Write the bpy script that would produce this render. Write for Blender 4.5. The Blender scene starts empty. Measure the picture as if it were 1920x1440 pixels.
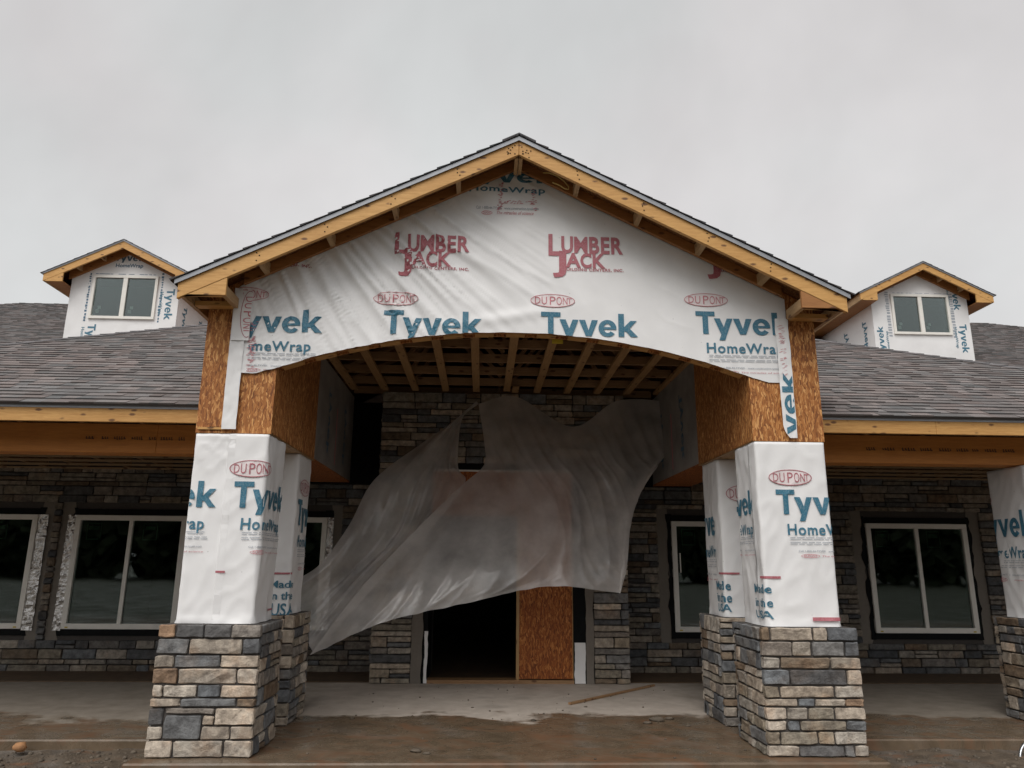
import bpy, math, random
from mathutils import Vector, Matrix, noise

# ------------------------------------------------------------------ camera, sky, sun, exposure
scene = bpy.context.scene
COL = scene.collection
F_PX, PITCH, YAW, ROLL = 1387.28, math.radians(13.708), math.radians(2.196), math.radians(-0.478)
CAM = Vector((-0.2705, -6.2854, 1.443))
FW = Vector((math.sin(YAW)*math.cos(PITCH), math.cos(YAW)*math.cos(PITCH), math.sin(PITCH)))
_rt = Vector((math.cos(YAW), -math.sin(YAW), 0)); _up = _rt.cross(FW)
RT = math.cos(ROLL)*_rt - math.sin(ROLL)*_up
UP = math.sin(ROLL)*_rt + math.cos(ROLL)*_up
cd = bpy.data.cameras.new('camera'); cam = bpy.data.objects.new('camera', cd); COL.objects.link(cam)
cd.sensor_width = 36; cd.lens = F_PX/1920*36; cd.clip_start = .05; cd.clip_end = 2000
cam.matrix_world = Matrix(((RT.x, UP.x, -FW.x, CAM.x), (RT.y, UP.y, -FW.y, CAM.y), (RT.z, UP.z, -FW.z, CAM.z), (0, 0, 0, 1)))
scene.camera = cam

SUN_EL, SUN_AZ = math.radians(52), math.radians(205)     # azimuth measured clockwise from +Y
world = bpy.data.worlds.new('World'); scene.world = world; world.use_nodes = True
wn = world.node_tree; wn.nodes.clear()
sky = wn.nodes.new('ShaderNodeTexSky'); sky.sky_type = 'NISHITA'; sky.sun_disc = False
sky.sun_elevation = SUN_EL; sky.sun_rotation = SUN_AZ; sky.air_density = 1.0; sky.dust_density = 4.0; sky.ozone_density = 1.0
hs = wn.nodes.new('ShaderNodeHueSaturation'); hs.inputs['Saturation'].default_value = .04
tc = wn.nodes.new('ShaderNodeTexCoord')
nz = wn.nodes.new('ShaderNodeTexNoise'); nz.inputs['Scale'].default_value = 1.7; nz.inputs['Detail'].default_value = 5; nz.inputs['Roughness'].default_value = .55; nz.inputs['Distortion'].default_value = .15
mr = wn.nodes.new('ShaderNodeMapRange'); mr.inputs[1].default_value = .3; mr.inputs[2].default_value = .7; mr.inputs[3].default_value = .82; mr.inputs[4].default_value = 1.16
mx = wn.nodes.new('ShaderNodeMix'); mx.data_type = 'RGBA'; mx.blend_type = 'MULTIPLY'; mx.inputs[0].default_value = 1
tint = wn.nodes.new('ShaderNodeMix'); tint.data_type = 'RGBA'; tint.blend_type = 'MULTIPLY'; tint.inputs[0].default_value = 1
tint.inputs[7].default_value = (1.0, .985, .985, 1)
even = wn.nodes.new('ShaderNodeMix'); even.data_type = 'RGBA'; even.inputs[0].default_value = .5; even.inputs[7].default_value = (7.2, 7.2, 7.2, 1)
bg = wn.nodes.new('ShaderNodeBackground'); bg.inputs['Strength'].default_value = .106
wo = wn.nodes.new('ShaderNodeOutputWorld')
wn.links.new(sky.outputs[0], hs.inputs['Color']); wn.links.new(hs.outputs[0], even.inputs[6])
wn.links.new(tc.outputs['Generated'], nz.inputs['Vector']); wn.links.new(nz.outputs[0], mr.inputs[0])
wn.links.new(even.outputs[2], mx.inputs[6]); wn.links.new(mr.outputs[0], mx.inputs[7])
nz2 = wn.nodes.new('ShaderNodeTexNoise'); nz2.inputs['Scale'].default_value = 2.6; nz2.inputs['Detail'].default_value = 3
mp2 = wn.nodes.new('ShaderNodeMapping'); mp2.inputs[1].default_value = (3.1, 1.7, .4); wn.links.new(tc.outputs['Generated'], mp2.inputs[0]); wn.links.new(mp2.outputs[0], nz2.inputs['Vector'])
cr2 = wn.nodes.new('ShaderNodeValToRGB'); cr2.color_ramp.elements[0].position = .4; cr2.color_ramp.elements[0].color = (.985, 1, 1, 1); cr2.color_ramp.elements[1].position = .65; cr2.color_ramp.elements[1].color = (1, .975, .978, 1)
wn.links.new(nz2.outputs[0], cr2.inputs[0]); wn.links.new(cr2.outputs[0], tint.inputs[7])
wn.links.new(mx.outputs[2], tint.inputs[6]); wn.links.new(tint.outputs[2], bg.inputs['Color']); wn.links.new(bg.outputs[0], wo.inputs['Surface'])

sl = bpy.data.lights.new('sun', 'SUN'); sl.energy = 1.35; sl.angle = math.radians(40); sl.color = (1, .97, .93)
sun = bpy.data.objects.new('sun', sl); COL.objects.link(sun)
sd = Vector((math.sin(SUN_AZ)*math.cos(SUN_EL), math.cos(SUN_AZ)*math.cos(SUN_EL), math.sin(SUN_EL)))
sun.rotation_euler = sd.to_track_quat('Z', 'Y').to_euler(); sun.location = (0, -10, 20)
vs = scene.view_settings; vs.view_transform = 'Standard'; vs.look = 'None'; vs.gamma = 1; vs.exposure = 0.27; vs.use_curve_mapping = False

# ------------------------------------------------------------------ helpers
def ray(px, py): return FW*F_PX + RT*(px-960) - UP*(py-720)
def at(px, py, Y):
    d = ray(px, py); return CAM + d*((Y-CAM.y)/d.y)
def atz(px, py, z):
    d = ray(px, py); return CAM + d*((z-CAM.z)/d.z)

def link(name, data, parent=None, loc=None):
    o = bpy.data.objects.new(name, data); COL.objects.link(o)
    if loc is not None: o.location = loc
    if parent is not None:
        o.parent = parent
        p = Vector(parent.get('_o', (0, 0, 0)))
        o.matrix_parent_inverse = Matrix.Translation(-p)
    o['_o'] = tuple(loc) if loc is not None else (0.0, 0.0, 0.0)
    return o
def tag(o, label=None, cat=None, group=None, kind=None):
    if label: o['label'] = label
    if cat: o['category'] = cat
    if group: o['group'] = group
    if kind: o['kind'] = kind
    return o
def thing(name, loc, label, cat, group=None):
    o = link(name, None, None, loc); o.empty_display_size = .2
    return tag(o, label, cat, group, 'thing')

class MB:
    def __init__(s): s.v = []; s.f = []; s.c = []
    def quad(s, a, b, c, d, col=None):
        n = len(s.v); s.v += [tuple(a), tuple(b), tuple(c), tuple(d)]; s.f.append((n, n+1, n+2, n+3)); s.c.append(col)
    def tri(s, a, b, c, col=None):
        n = len(s.v); s.v += [tuple(a), tuple(b), tuple(c)]; s.f.append((n, n+1, n+2)); s.c.append(col)
    def hexa(s, p, col=None):      # 8 points: bottom 0-3 ccw, top 4-7
        n = len(s.v); s.v += [tuple(q) for q in p]
        for f in ((3, 2, 1, 0), (4, 5, 6, 7), (0, 1, 5, 4), (1, 2, 6, 5), (2, 3, 7, 6), (3, 0, 4, 7)):
            s.f.append(tuple(n+i for i in f)); s.c.append(col)
    def box(s, x0, x1, y0, y1, z0, z1, col=None, bev=0):
        s.hexa([(x0, y0, z0), (x1, y0, z0), (x1, y1, z0), (x0, y1, z0), (x0, y0, z1), (x1, y0, z1), (x1, y1, z1), (x0, y1, z1)], col)
    def bar(s, a, b, w, h, up=(0, 0, 1), col=None):   # beam from a to b, width w sideways, height h along up
        a = Vector(a); b = Vector(b); d = (b-a).normalized(); sd_ = d.cross(Vector(up)).normalized(); u = sd_.cross(d).normalized()
        P = []
        for q in (a, b):
            P.append([q - sd_*w/2 - u*h/2, q + sd_*w/2 - u*h/2, q + sd_*w/2 + u*h/2, q - sd_*w/2 + u*h/2])
        s.hexa([P[0][0], P[0][1], P[1][1], P[1][0], P[0][3], P[0][2], P[1][2], P[1][3]], col)
    def prism(s, poly, y0, y1, col=None):   # poly in (x,z), extruded along y
        n = len(s.v); k = len(poly)
        s.v += [(x, y0, z) for x, z in poly] + [(x, y1, z) for x, z in poly]
        s.f.append(tuple(n+i for i in range(k))); s.f.append(tuple(n+k+i for i in reversed(range(k)))); s.c += [col, col]
        for i in range(k):
            j = (i+1) % k; s.f.append((n+i, n+k+i, n+k+j, n+j)); s.c.append(col)
    def mesh(s, name, mat=None, smooth=False, colors=False):
        m = bpy.data.meshes.new(name); m.from_pydata(s.v, [], s.f); m.update()
        if colors:
            a = m.color_attributes.new('Col', 'FLOAT_COLOR', 'CORNER')
            vals = []
            for f, c in zip(s.f, s.c):
                for _ in f: vals += [c[0], c[1], c[2], 1] if c else [.5, .5, .5, 1]
            a.data.foreach_set('color', vals)
        if mat: m.materials.append(mat)
        if smooth: m.polygons.foreach_set('use_smooth', [True]*len(m.polygons))
        return m
    def build(s, name, mat, parent=None, smooth=False, colors=False, bevel=0):
        o = link(name, s.mesh(name, mat, smooth, colors), parent)
        if bevel:
            b = o.modifiers.new('bevel', 'BEVEL'); b.width = bevel; b.segments = 1; b.limit_method = 'ANGLE'
        return o

# ------------------------------------------------------------------ materials
class NT:
    def __init__(s, name):
        s.m = bpy.data.materials.new(name); s.m.use_nodes = True; s.t = s.m.node_tree; s.t.nodes.clear()
        s.out = s.t.nodes.new('ShaderNodeOutputMaterial'); s.b = s.t.nodes.new('ShaderNodeBsdfPrincipled')
        s.t.links.new(s.b.outputs[0], s.out.inputs[0]); s._pos = None
    def n(s, typ, ins=None, **kw):
        nd = s.t.nodes.new(typ)
        for k, v in kw.items(): setattr(nd, k, v)
        for k, v in (ins or {}).items(): s.set(nd.inputs[k], v)
        return nd
    def set(s, inp, v):
        if isinstance(v, bpy.types.NodeSocket): s.t.links.new(v, inp)
        elif isinstance(v, bpy.types.Node): s.t.links.new(v.outputs[0], inp)
        else: inp.default_value = v
    def pos(s):
        if s._pos is None: s._pos = s.n('ShaderNodeNewGeometry').outputs['Position']
        return s._pos
    def mapping(s, sc=(1, 1, 1), rot=(0, 0, 0), loc=(0, 0, 0), src=None):
        return s.n('ShaderNodeMapping', {0: src or s.pos(), 1: loc, 2: rot, 3: sc}).outputs[0]
    def noise(s, scale=5, detail=3, vec=None, rough=.5, dist=0):
        return s.n('ShaderNodeTexNoise', {'Vector': vec or s.pos(), 'Scale': scale, 'Detail': detail, 'Roughness': rough, 'Distortion': dist}).outputs[0]
    def vor(s, scale=5, vec=None, feature='F1', rnd=1):
        return s.n('ShaderNodeTexVoronoi', {'Vector': vec or s.pos(), 'Scale': scale, 'Randomness': rnd}, feature=feature)
    def ramp(s, fac, stops, interp='LINEAR'):
        r = s.n('ShaderNodeValToRGB', {0: fac}); r.color_ramp.interpolation = interp
        e = r.color_ramp.elements
        while len(e) < len(stops): e.new(.5)
        for q, (p, c) in zip(e, stops): q.position = p; q.color = (c[0], c[1], c[2], 1) if not isinstance(c, (int, float)) else (c, c, c, 1)
        return r.outputs[0]
    def mr(s, v, a, b, c, d):
        return s.n('ShaderNodeMapRange', {0: v, 1: a, 2: b, 3: c, 4: d}).outputs[0]
    def mix(s, fac, a, b, mode='MIX'):
        m = s.n('ShaderNodeMix', data_type='RGBA', blend_type=mode)
        for i, v in ((0, fac), (6, a), (7, b)):
            if isinstance(v, tuple) and len(v) == 3: v = (*v, 1)
            if i == 0 or not isinstance(v, (int, float)): s.set(m.inputs[i], v)
            else: s.set(m.inputs[i], (v, v, v, 1))
        return m.outputs[2]
    def math(s, op, a, b=0):
        m = s.n('ShaderNodeMath', operation=op); s.set(m.inputs[0], a); s.set(m.inputs[1], b); return m.outputs[0]
    def bump(s, h, strength=.5, dist=.01):
        return s.n('ShaderNodeBump', {'Height': h, 'Strength': strength, 'Distance': dist}).outputs[0]
    def fin(s, color=None, rough=None, normal=None, **kw):
        if color is not None: s.set(s.b.inputs['Base Color'], (*color, 1) if isinstance(color, tuple) else color)
        if rough is not None: s.set(s.b.inputs['Roughness'], rough)
        if normal is not None: s.set(s.b.inputs['Normal'], normal)
        for k, v in kw.items(): s.set(s.b.inputs[k], v)
        return s.m

def m_wrap():
    t = NT('house_wrap'); a = t.noise(3, 4); b = t.noise(60, 2)
    c = t.mix(t.mr(a, .3, .7, 0, 1), (.78, .77, .765), (.86, .85, .845))
    spots = t.vor(9).outputs['Distance']
    c = t.mix(t.mr(spots, .028, .05, .6, 0), c, (.33, .31, .30))
    d = t.noise(1.3, 5, rough=.7); c = t.mix(t.mr(d, .6, .78, 0, .22), c, (.56, .52, .49))
    return t.fin(c, .5, t.bump(b, .12, .003))
def m_ink(name, col):
    t = NT(name); a = t.noise(90, 3); c = t.mix(t.mr(a, .45, .75, 0, .22), col, (.62, .6, .6))
    return t.fin(c, .5)
def m_osb(name='osb', dark=1.0, tint=(1, 1, 1)):
    t = NT(name)
    wv = t.n('ShaderNodeTexNoise', {'Vector': t.pos(), 'Scale': 7.0, 'Detail': 2.0}).outputs['Color']
    off = t.n('ShaderNodeVectorMath', {0: wv, 1: (.5, .5, .5)}, operation='SUBTRACT').outputs[0]
    off = t.n('ShaderNodeVectorMath', {0: off, 'Scale': .07}, operation='SCALE').outputs[0]
    P = t.n('ShaderNodeVectorMath', {0: t.pos(), 1: off}, operation='ADD').outputs[0]
    outs = []
    for i, r in enumerate(((0, 1.35, 0), (1.35, 0, 0), (0, -.8, 0), (-.8, 0, 0), (0, .45, 0), (.45, 0, 0), (0, 2.1, 0), (2.1, 0, 0))):
        v = t.vor(1.0, t.mapping((80, 80, 17), r, (i*3.1, i*1.7, i*.9), P))
        bw = t.n('ShaderNodeSeparateColor', {0: v.outputs['Color']})
        grain = t.noise(1, 3, vec=t.mapping((260, 260, 30), r, src=P))
        outs.append((t.mix(.42, bw.outputs[0], grain), bw.outputs[1]))
    f, top = outs[0]
    for g, k in outs[1:]: f = t.mix(t.mr(k, .64, .68, 0, 1), f, g)
    c = t.ramp(f, [(.15, (.15*dark, .046*dark, .010*dark)), (.38, (.32*dark, .112*dark, .025*dark)), (.6, (.47*dark, .185*dark, .046*dark)), (.82, (.78*dark, .43*dark, .16*dark))])
    big = t.noise(1.6, 3); c = t.mix(t.mr(big, .35, .7, 0, .4), c, t.mix(1, c, (.66, .54, .44), 'MULTIPLY'))
    c = t.mix(1, c, tint, 'MULTIPLY')
    return t.fin(c, .7, t.bump(f, .35, .003))
def m_wood(name, axis, a, b, knots=True, rough=.6, var=.5):
    t = NT(name)
    st = {'x': (.7, 9, 9), 'y': (9, .7, 9), 'z': (9, 9, .7), 's': (.9, 9, 9)}[axis]
    g = t.noise(6, 4, vec=t.mapping(st), rough=.65, dist=.5)
    fine = t.noise(30, 3, vec=t.mapping(st))
    c = t.mix(t.mr(g, .3, .7, 0, 1), a, b)
    c = t.mix(t.mr(fine, .4, .7, 0, .25), c, t.mix(1, c, (.7, .6, .5), 'MULTIPLY'))
    big = t.noise(1.1, 2); c = t.mix(t.mr(big, .35, .7, 0, var), c, t.mix(1, c, (.8, .72, .62), 'MULTIPLY'))
    if knots:
        ks = {'x': (5, 12, 12), 'y': (12, 5, 12), 'z': (12, 12, 5), 's': (6, 13, 14)}[axis]
        v = t.vor(1.0, t.mapping(ks, loc=(.3, .2, .6)))
        k = t.math('ADD', v.outputs['Distance'], t.math('MULTIPLY', t.noise(40, 2), .1))
        c = t.mix(t.mr(k, .17, .27, .9, 0), c, (.11, .042, .014))
    return t.fin(c, rough, t.bump(fine, .15, .002))
def m_stone():
    t = NT('ledge_stone'); at_ = t.n('ShaderNodeVertexColor', layer_name='Col').outputs[0]
    n1 = t.noise(14, 5, rough=.65); n2 = t.noise(55, 4, rough=.7); n3 = t.noise(5, 3)
    c = t.mix(t.mr(n1, .35, .68, 0, 1), t.mix(1, at_, (.56, .54, .53), 'MULTIPLY'), t.mix(1, at_, (1.3, 1.28, 1.25), 'MULTIPLY'))
    c = t.mix(t.mr(n3, .55, .72, 0, .38), c, t.mix(1, c, (1.15, .82, .58), 'MULTIPLY'))
    c = t.mix(t.mr(n2, .55, .75, 0, .45), c, t.mix(1, c, (.5, .48, .46), 'MULTIPLY'))
    h = t.mix(.5, n1, n2)
    return t.fin(c, .85, t.bump(h, 1.0, .02))
def m_mortar(name='mortar', a=(.045, .038, .034), b=(.085, .075, .068)):
    t = NT(name); n = t.noise(30, 5, rough=.7); n2 = t.noise(3, 3)
    c = t.mix(t.mix(.5, n, n2), a, b)
    return t.fin(c, .9, t.bump(n, .7, .01))
def m_shingle():
    t = NT('asphalt_shingle'); at_ = t.n('ShaderNodeVertexColor', layer_name='Col').outputs[0]
    n = t.noise(220, 2); n2 = t.noise(.7, 3)
    c = t.mix(t.mr(n, .35, .65, 0, 1), t.mix(1, at_, (.6, .6, .6), 'MULTIPLY'), t.mix(1, at_, (1.35, 1.35, 1.35), 'MULTIPLY'))
    c = t.mix(t.mr(n2, .4, .65, 0, .35), c, t.mix(1, c, (1.2, 1.04, 1.0), 'MULTIPLY'))
    return t.fin(c, .75, t.bump(n, .5, .003))
def m_plain(name, col, rough=.5, var=.15, scale=8, metallic=0, bump=0, spec=.5):
    t = NT(name); n = t.noise(scale, 4, rough=.6)
    c = t.mix(t.mr(n, .3, .7, 0, 1), tuple(x*(1-var) for x in col), tuple(min(1, x*(1+var)) for x in col))
    return t.fin(c, rough, t.bump(n, bump, .01) if bump else None, **{'Metallic': metallic, 'Specular IOR Level': spec})
def m_concrete():
    t = NT('wet_concrete'); P = t.pos()
    sep = t.n('ShaderNodeSeparateXYZ', {0: P}); y = sep.outputs[1]
    big = t.noise(.75, 5, rough=.6, vec=t.mapping((1, 1.6, 1))); fine = t.noise(40, 4); mid = t.noise(5, 5, rough=.65)
    dry = t.mix(t.mr(mid, .3, .7, 0, 1), (.40, .34, .285), (.54, .475, .41))
    wet = t.mix(t.mr(mid, .3, .7, 0, 1), (.10, .072, .046), (.175, .128, .085))
    clay = t.mix(t.noise(9, 5, rough=.7), (.10, .038, .015), (.24, .105, .045))
    edge = t.math('ADD', y, t.math('MULTIPLY', t.math('SUBTRACT', big, .5), 2.6))
    edge = t.math('ADD', edge, t.math('MULTIPLY', t.math('SUBTRACT', mid, .5), .35))
    w = t.mr(edge, 1.38, 1.55, 1, 0)
    streak = t.noise(1.8, 6, rough=.7, dist=1.2, vec=t.mapping((1, 1.8, 1), loc=(4, 2, 0)))
    cl = t.math('MULTIPLY', t.mr(streak, .48, .66, 0, .62), w)
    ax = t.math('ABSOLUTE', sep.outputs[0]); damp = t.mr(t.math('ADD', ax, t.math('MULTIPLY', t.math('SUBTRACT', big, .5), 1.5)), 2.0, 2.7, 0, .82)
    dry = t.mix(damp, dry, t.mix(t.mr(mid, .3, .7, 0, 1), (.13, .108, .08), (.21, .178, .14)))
    c = t.mix(w, dry, wet); c = t.mix(cl, c, clay)
    dust = t.noise(2.2, 5, vec=t.mapping(loc=(9, 9, 0))); c = t.mix(t.mr(dust, .55, .7, 0, .35), c, (.22, .19, .16))
    r = t.mr(t.math('MULTIPLY', w, t.mr(streak, .42, .6, 1, .55)), 0, 1, .8, .2)
    return t.fin(c, r, t.bump(t.mix(.5, fine, mid), .25, .006))
def m_dirt():
    t = NT('muddy_ground'); a = t.noise(1.1, 5, rough=.6); b = t.noise(9, 6, rough=.7); d = t.noise(60, 3)
    c = t.mix(t.mr(b, .3, .7, 0, 1), (.045, .032, .02), (.14, .105, .072))
    c = t.mix(t.mr(a, .5, .66, 0, .85), c, t.mix(b, (.11, .098, .085), (.24, .22, .20)))
    s = t.noise(2.3, 5, rough=.65, vec=t.mapping((1, 3, 1), loc=(3, 1, 0))); c = t.mix(t.mr(s, .56, .68, 0, .7), c, (.17, .075, .032))
    yy = t.n('ShaderNodeSeparateXYZ', {0: t.pos()}).outputs[1]; c = t.mix(t.mr(yy, -9, -6, 1, 0), c, t.mix(b, (.022, .026, .012), (.05, .052, .026)))
    return t.fin(c, t.mr(a, .4, .7, .85, .45), t.bump(t.mix(.4, b, d), .8, .03))
def m_glass():
    t = NT('window_glass'); t.t.nodes.remove(t.b)
    lw = t.n('ShaderNodeLayerWeight', {'Blend': .35})
    gl = t.n('ShaderNodeBsdfGlossy', {'Color': (.9, .95, .95, 1), 'Roughness': .02}); tr = t.n('ShaderNodeBsdfTransparent', {'Color': (.62, .7, .68, 1)})
    w = t.noise(1.4, 2); gl.inputs['Normal'].default_value = (0, 0, 0)
    t.set(gl.inputs['Normal'], t.bump(w, .03, .03))
    ms = t.n('ShaderNodeMixShader', {0: t.mr(lw.outputs['Fresnel'], .04, 1, .085, .95), 1: tr, 2: gl})
    t.t.links.new(ms.outputs[0], t.out.inputs[0]); return t.m
def m_poly():
    t = NT('polyethylene_sheet'); t.t.nodes.remove(t.b)
    n = t.noise(9, 5, rough=.7, dist=1.5); cr = t.vor(11, t.mapping((1, 1, .28), (0, .5, 0), src=None), feature='DISTANCE_TO_EDGE')
    dirt = t.noise(2.5, 4); nb = t.bump(t.mix(.3, n, t.mr(cr.outputs[0], 0, .04, 0, 1)), .2, .010)
    df = t.n('ShaderNodeBsdfDiffuse', {'Color': (.88, .84, .81, 1), 'Normal': nb}); tl = t.n('ShaderNodeBsdfTranslucent', {'Color': (.86, .82, .78, 1), 'Normal': nb})
    gl = t.n('ShaderNodeBsdfGlossy', {'Color': (1, 1, 1, 1), 'Roughness': .2, 'Normal': nb}); tr = t.n('ShaderNodeBsdfTransparent', {'Color': (.95, .95, .95, 1)})
    a = t.n('ShaderNodeMixShader', {0: .35, 1: df, 2: tl}); g = t.n('ShaderNodeMixShader', {0: .06, 1: a, 2: gl})
    fac = t.mr(t.mix(.15, dirt, n), .32, .68, .60, .26)
    m = t.n('ShaderNodeMixShader', {0: fac, 1: g, 2: tr}); t.t.links.new(m.outputs[0], t.out.inputs[0]); return t.m

M = dict(
    wrap=m_wrap(), wrap_shaded=m_plain('shaded_wrap', (.27, .255, .24), .6, .25, 3), blue=m_ink('blue_ink', (.03, .155, .235)), red=m_ink('red_ink', (.43, .12, .145)), pink=m_ink('pale_red_ink', (.55, .16, .19)), blush=m_ink('blush_ink', (.78, .70, .695)),  # grey beam wrap is the white wrap with shade put into its colour
    grey=m_ink('grey_ink', (.36, .39, .43)), dkblue=m_ink('dark_blue_ink', (.04, .12, .2)),
    osb=m_osb(), osb_red=m_osb('osb_reddish', .8, (1.05, .78, .55)),
    lum_x=m_wood('lumber_x', 's', (.70, .405, .138), (.53, .275, .08)), lum_y=m_wood('lumber_y', 'y', (.50, .33, .17), (.36, .22, .10)),
    lum_z=m_wood('lumber_z', 'z', (.52, .33, .15), (.40, .24, .10)),
    truss=m_wood('truss_lumber', 'x', (.40, .24, .12), (.27, .155, .075)), strap=m_wood('strapping', 'y', (.50, .31, .14), (.38, .215, .09)),
    strap_x=m_wood('porch_strapping', 'x', (.40, .28, .16), (.28, .18, .10)),
    lvl=m_wood('laminated_beam', 'x', (.66, .27, .055), (.52, .19, .036), False), subf=m_wood('sub_fascia', 's', (.42, .19, .06), (.30, .125, .035)),
    stone=m_stone(), mortar=m_mortar(), scratch=m_mortar('scratch_coat', (.15, .13, .11), (.25, .22, .185)), shingle=m_shingle(),
    drip=m_plain('drip_edge', (.31, .32, .34), .4, .1, 4, .3), felt=m_plain('black_felt', (.007, .0075, .008), .7, .3, 12, 0, .4, .12),
    frame=m_plain('white_vinyl', (.82, .79, .73), .35, .05, 6), glass=m_glass(), foil=m_plain('foil_tape', (.62, .60, .58), .25, .2, 30, .85, 1.0),
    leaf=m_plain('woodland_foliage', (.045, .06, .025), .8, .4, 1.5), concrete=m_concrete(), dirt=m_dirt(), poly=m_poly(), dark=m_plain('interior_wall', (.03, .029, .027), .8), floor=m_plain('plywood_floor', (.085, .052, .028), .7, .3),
    green=m_plain('green_sticker', (.10, .22, .12), .5), yellow=m_plain('yellow_tag', (.62, .47, .04), .5), wire=m_plain('cable_sheath', (.55, .40, .12), .45),
    rock=m_plain('orange_rock', (.32, .16, .07), .8, .35, 14, 0, .8), steel=m_plain('galvanised_steel', (.5, .51, .52), .3, .1, 5, .9), rubber=m_plain('rubber', (.02, .02, .022), .7),
    gravel=m_plain('gravel', (.115, .092, .068), .9, .5, 6), print=m_plain('beam_print', (.10, .045, .02), .6), deck=m_osb('roof_deck_osb', .42),
)

# ------------------------------------------------------------------ lettering (print laid on the wrap, cut into small faces that follow it)
_tc = {}
def glyphs(body, bold=0.0, space=1.0):
    k = (body, bold, space)
    if k not in _tc:
        c = bpy.data.curves.new('txt', 'FONT'); c.body = body; c.offset = bold; c.resolution_u = 3; c.space_character = space
        o = bpy.data.objects.new('txt', c); COL.objects.link(o)
        me = bpy.data.meshes.new_from_object(o)
        vs_ = [(v.co.x, v.co.y) for v in me.vertices]; me.calc_loop_triangles()
        tr = [[vs_[i] for i in t.vertices] for t in me.loop_triangles]
        bpy.data.objects.remove(o); bpy.data.curves.remove(c); bpy.data.meshes.remove(me)
        _tc[k] = tr
    return _tc[k]
CAPH = max(y for t in glyphs('T') for x, y in t)
def clip(poly, fn):
    out = []; k = len(poly); d = [fn(*p) for p in poly]
    for i in range(k):
        j = (i+1) % k
        if d[i] >= 0: out.append(poly[i])
        if (d[i] >= 0) != (d[j] >= 0):
            t = d[i]/(d[i]-d[j]); out.append((poly[i][0]+(poly[j][0]-poly[i][0])*t, poly[i][1]+(poly[j][1]-poly[i][1])*t))
    return out if len(out) > 2 else []
def dice(polys, step, axis):
    res = []
    for p in polys:
        lo = min(q[axis] for q in p); hi = max(q[axis] for q in p)
        k0 = math.floor(lo/step+1e-9); k1 = math.ceil(hi/step-1e-9)
        for k in range(k0, k1):
            q = p
            if k > k0: q = clip(q, lambda x, y, a=k*step: ((x, y)[axis]-a))
            if q and k < k1-1: q = clip(q, lambda x, y, a=(k+1)*step: (a-(x, y)[axis]))
            if q: res.append(q)
    return res
def text_polys(body, u0, u1, zb, zt, bold=0., slant=0., space=1., capref=None):
    tr = glyphs(body, bold, space); x0 = min(p[0] for t in tr for p in t); x1 = max(p[0] for t in tr for p in t)
    ch = capref or CAPH; sx = (u1-u0)/(x1-x0); sy = (zt-zb)/ch
    return [[(u0+(x-x0)*sx + slant*y*sy, zb+y*sy) for x, y in t] for t in tr]
def heavy_word():
    P = []; x = 0.
    def add(polys, w):
        nonlocal x
        P.extend([[(x+a, c) for a, c in q] for q in polys]); x += w
    add([[(0, .8), (.8, .8), (.8, 1), (0, 1)], [(.285, 0), (.515, 0), (.515, .8), (.285, .8)]], .76)
    add([[(0, .7), (.25, .7), (.398, .317), (.275, -.013)], [(.54, .7), (.78, .7), (.42, -.27), (.18, -.27)]], .80)
    add([[(0, .7), (.25, .7), (.39, .25), (.39, 0), (.27, 0)], [(.78, .7), (.53, .7), (.39, .25), (.39, 0), (.51, 0)]], .80)
    e = []; n = 26; a0, a1 = math.radians(3), math.radians(322)
    for i in range(n):
        t0, t1 = a0+(a1-a0)*i/n, a0+(a1-a0)*(i+1)/n
        f = lambda t, rx, rz: (.37+rx*math.cos(t), .35+rz*math.sin(t))
        e.append([f(t0, .37, .37), f(t1, .37, .37), f(t1, .15, .20), f(t0, .15, .20)])
    e.append([(.225, .30), (.735, .30), (.735, .365), (.523, .365), (.523, .405), (.225, .405)]); add(e, .82)
    add([[(0, 0), (.235, 0), (.235, 1), (0, 1)], [(.2355, .24), (.33, .22), (.46, .37), (.77, .70), (.50, .70), (.2355, .42)], [(.46, .37), (.80, 0), (.51, 0), (.33, .22)]], .80)
    return P, x
HEAVY, HEAVY_W = heavy_word()
def word_polys(u0, u1, zb, zt):
    return [[(u0+(u1-u0)*a/HEAVY_W, zb+(zt-zb)*c) for a, c in p] for p in HEAVY]
def oval_ring(uc, zc, a, b, th, n=56):
    P = []
    for i in range(n):
        t0, t1 = 2*math.pi*i/n, 2*math.pi*(i+1)/n
        P.append([(uc+a*math.cos(t0), zc+b*math.sin(t0)), (uc+a*math.cos(t1), zc+b*math.sin(t1)), (uc+(a-th)*math.cos(t1), zc+(b-th)*math.sin(t1)), (uc+(a-th)*math.cos(t0), zc+(b-th)*math.sin(t0))])
    return P
def oval_fill(uc, zc, a, b, n=40):
    return [[(uc+a*math.cos(2*math.pi*i/n), zc+b*math.sin(2*math.pi*i/n)) for i in range(n)]]
def rect(u0, u1, z0, z1): return [[(u0, z0), (u1, z0), (u1, z1), (u0, z1)]]
def rot90(polys, uc, zc):      # turn lettering to read down the sheet
    return [[(uc + (y-zc), zc - (x-uc)) for x, y in p] for p in polys]
def rot90u(polys, uc, zc):     # turn lettering to read up the sheet
    return [[(uc - (y-zc), zc + (x-uc)) for x, y in p] for p in polys]
def lay(name, polys, mp, mat, parent, clips=(), step=.04, off=.0025, flip=False):
    ps = dice(dice(polys, step, 0), step, 1)
    for fn in clips: ps = [q for q in (clip(p, fn) for p in ps) if q]
    if not ps: return None
    b = MB()
    for p in ps:
        n = len(b.v); b.v += [tuple(mp(u, z, off)) for u, z in p]
        f = tuple(range(n, n+len(p))); b.f.append(f[::-1] if flip else f); b.c.append(None)
    return b.build(name, mat, parent)
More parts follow.
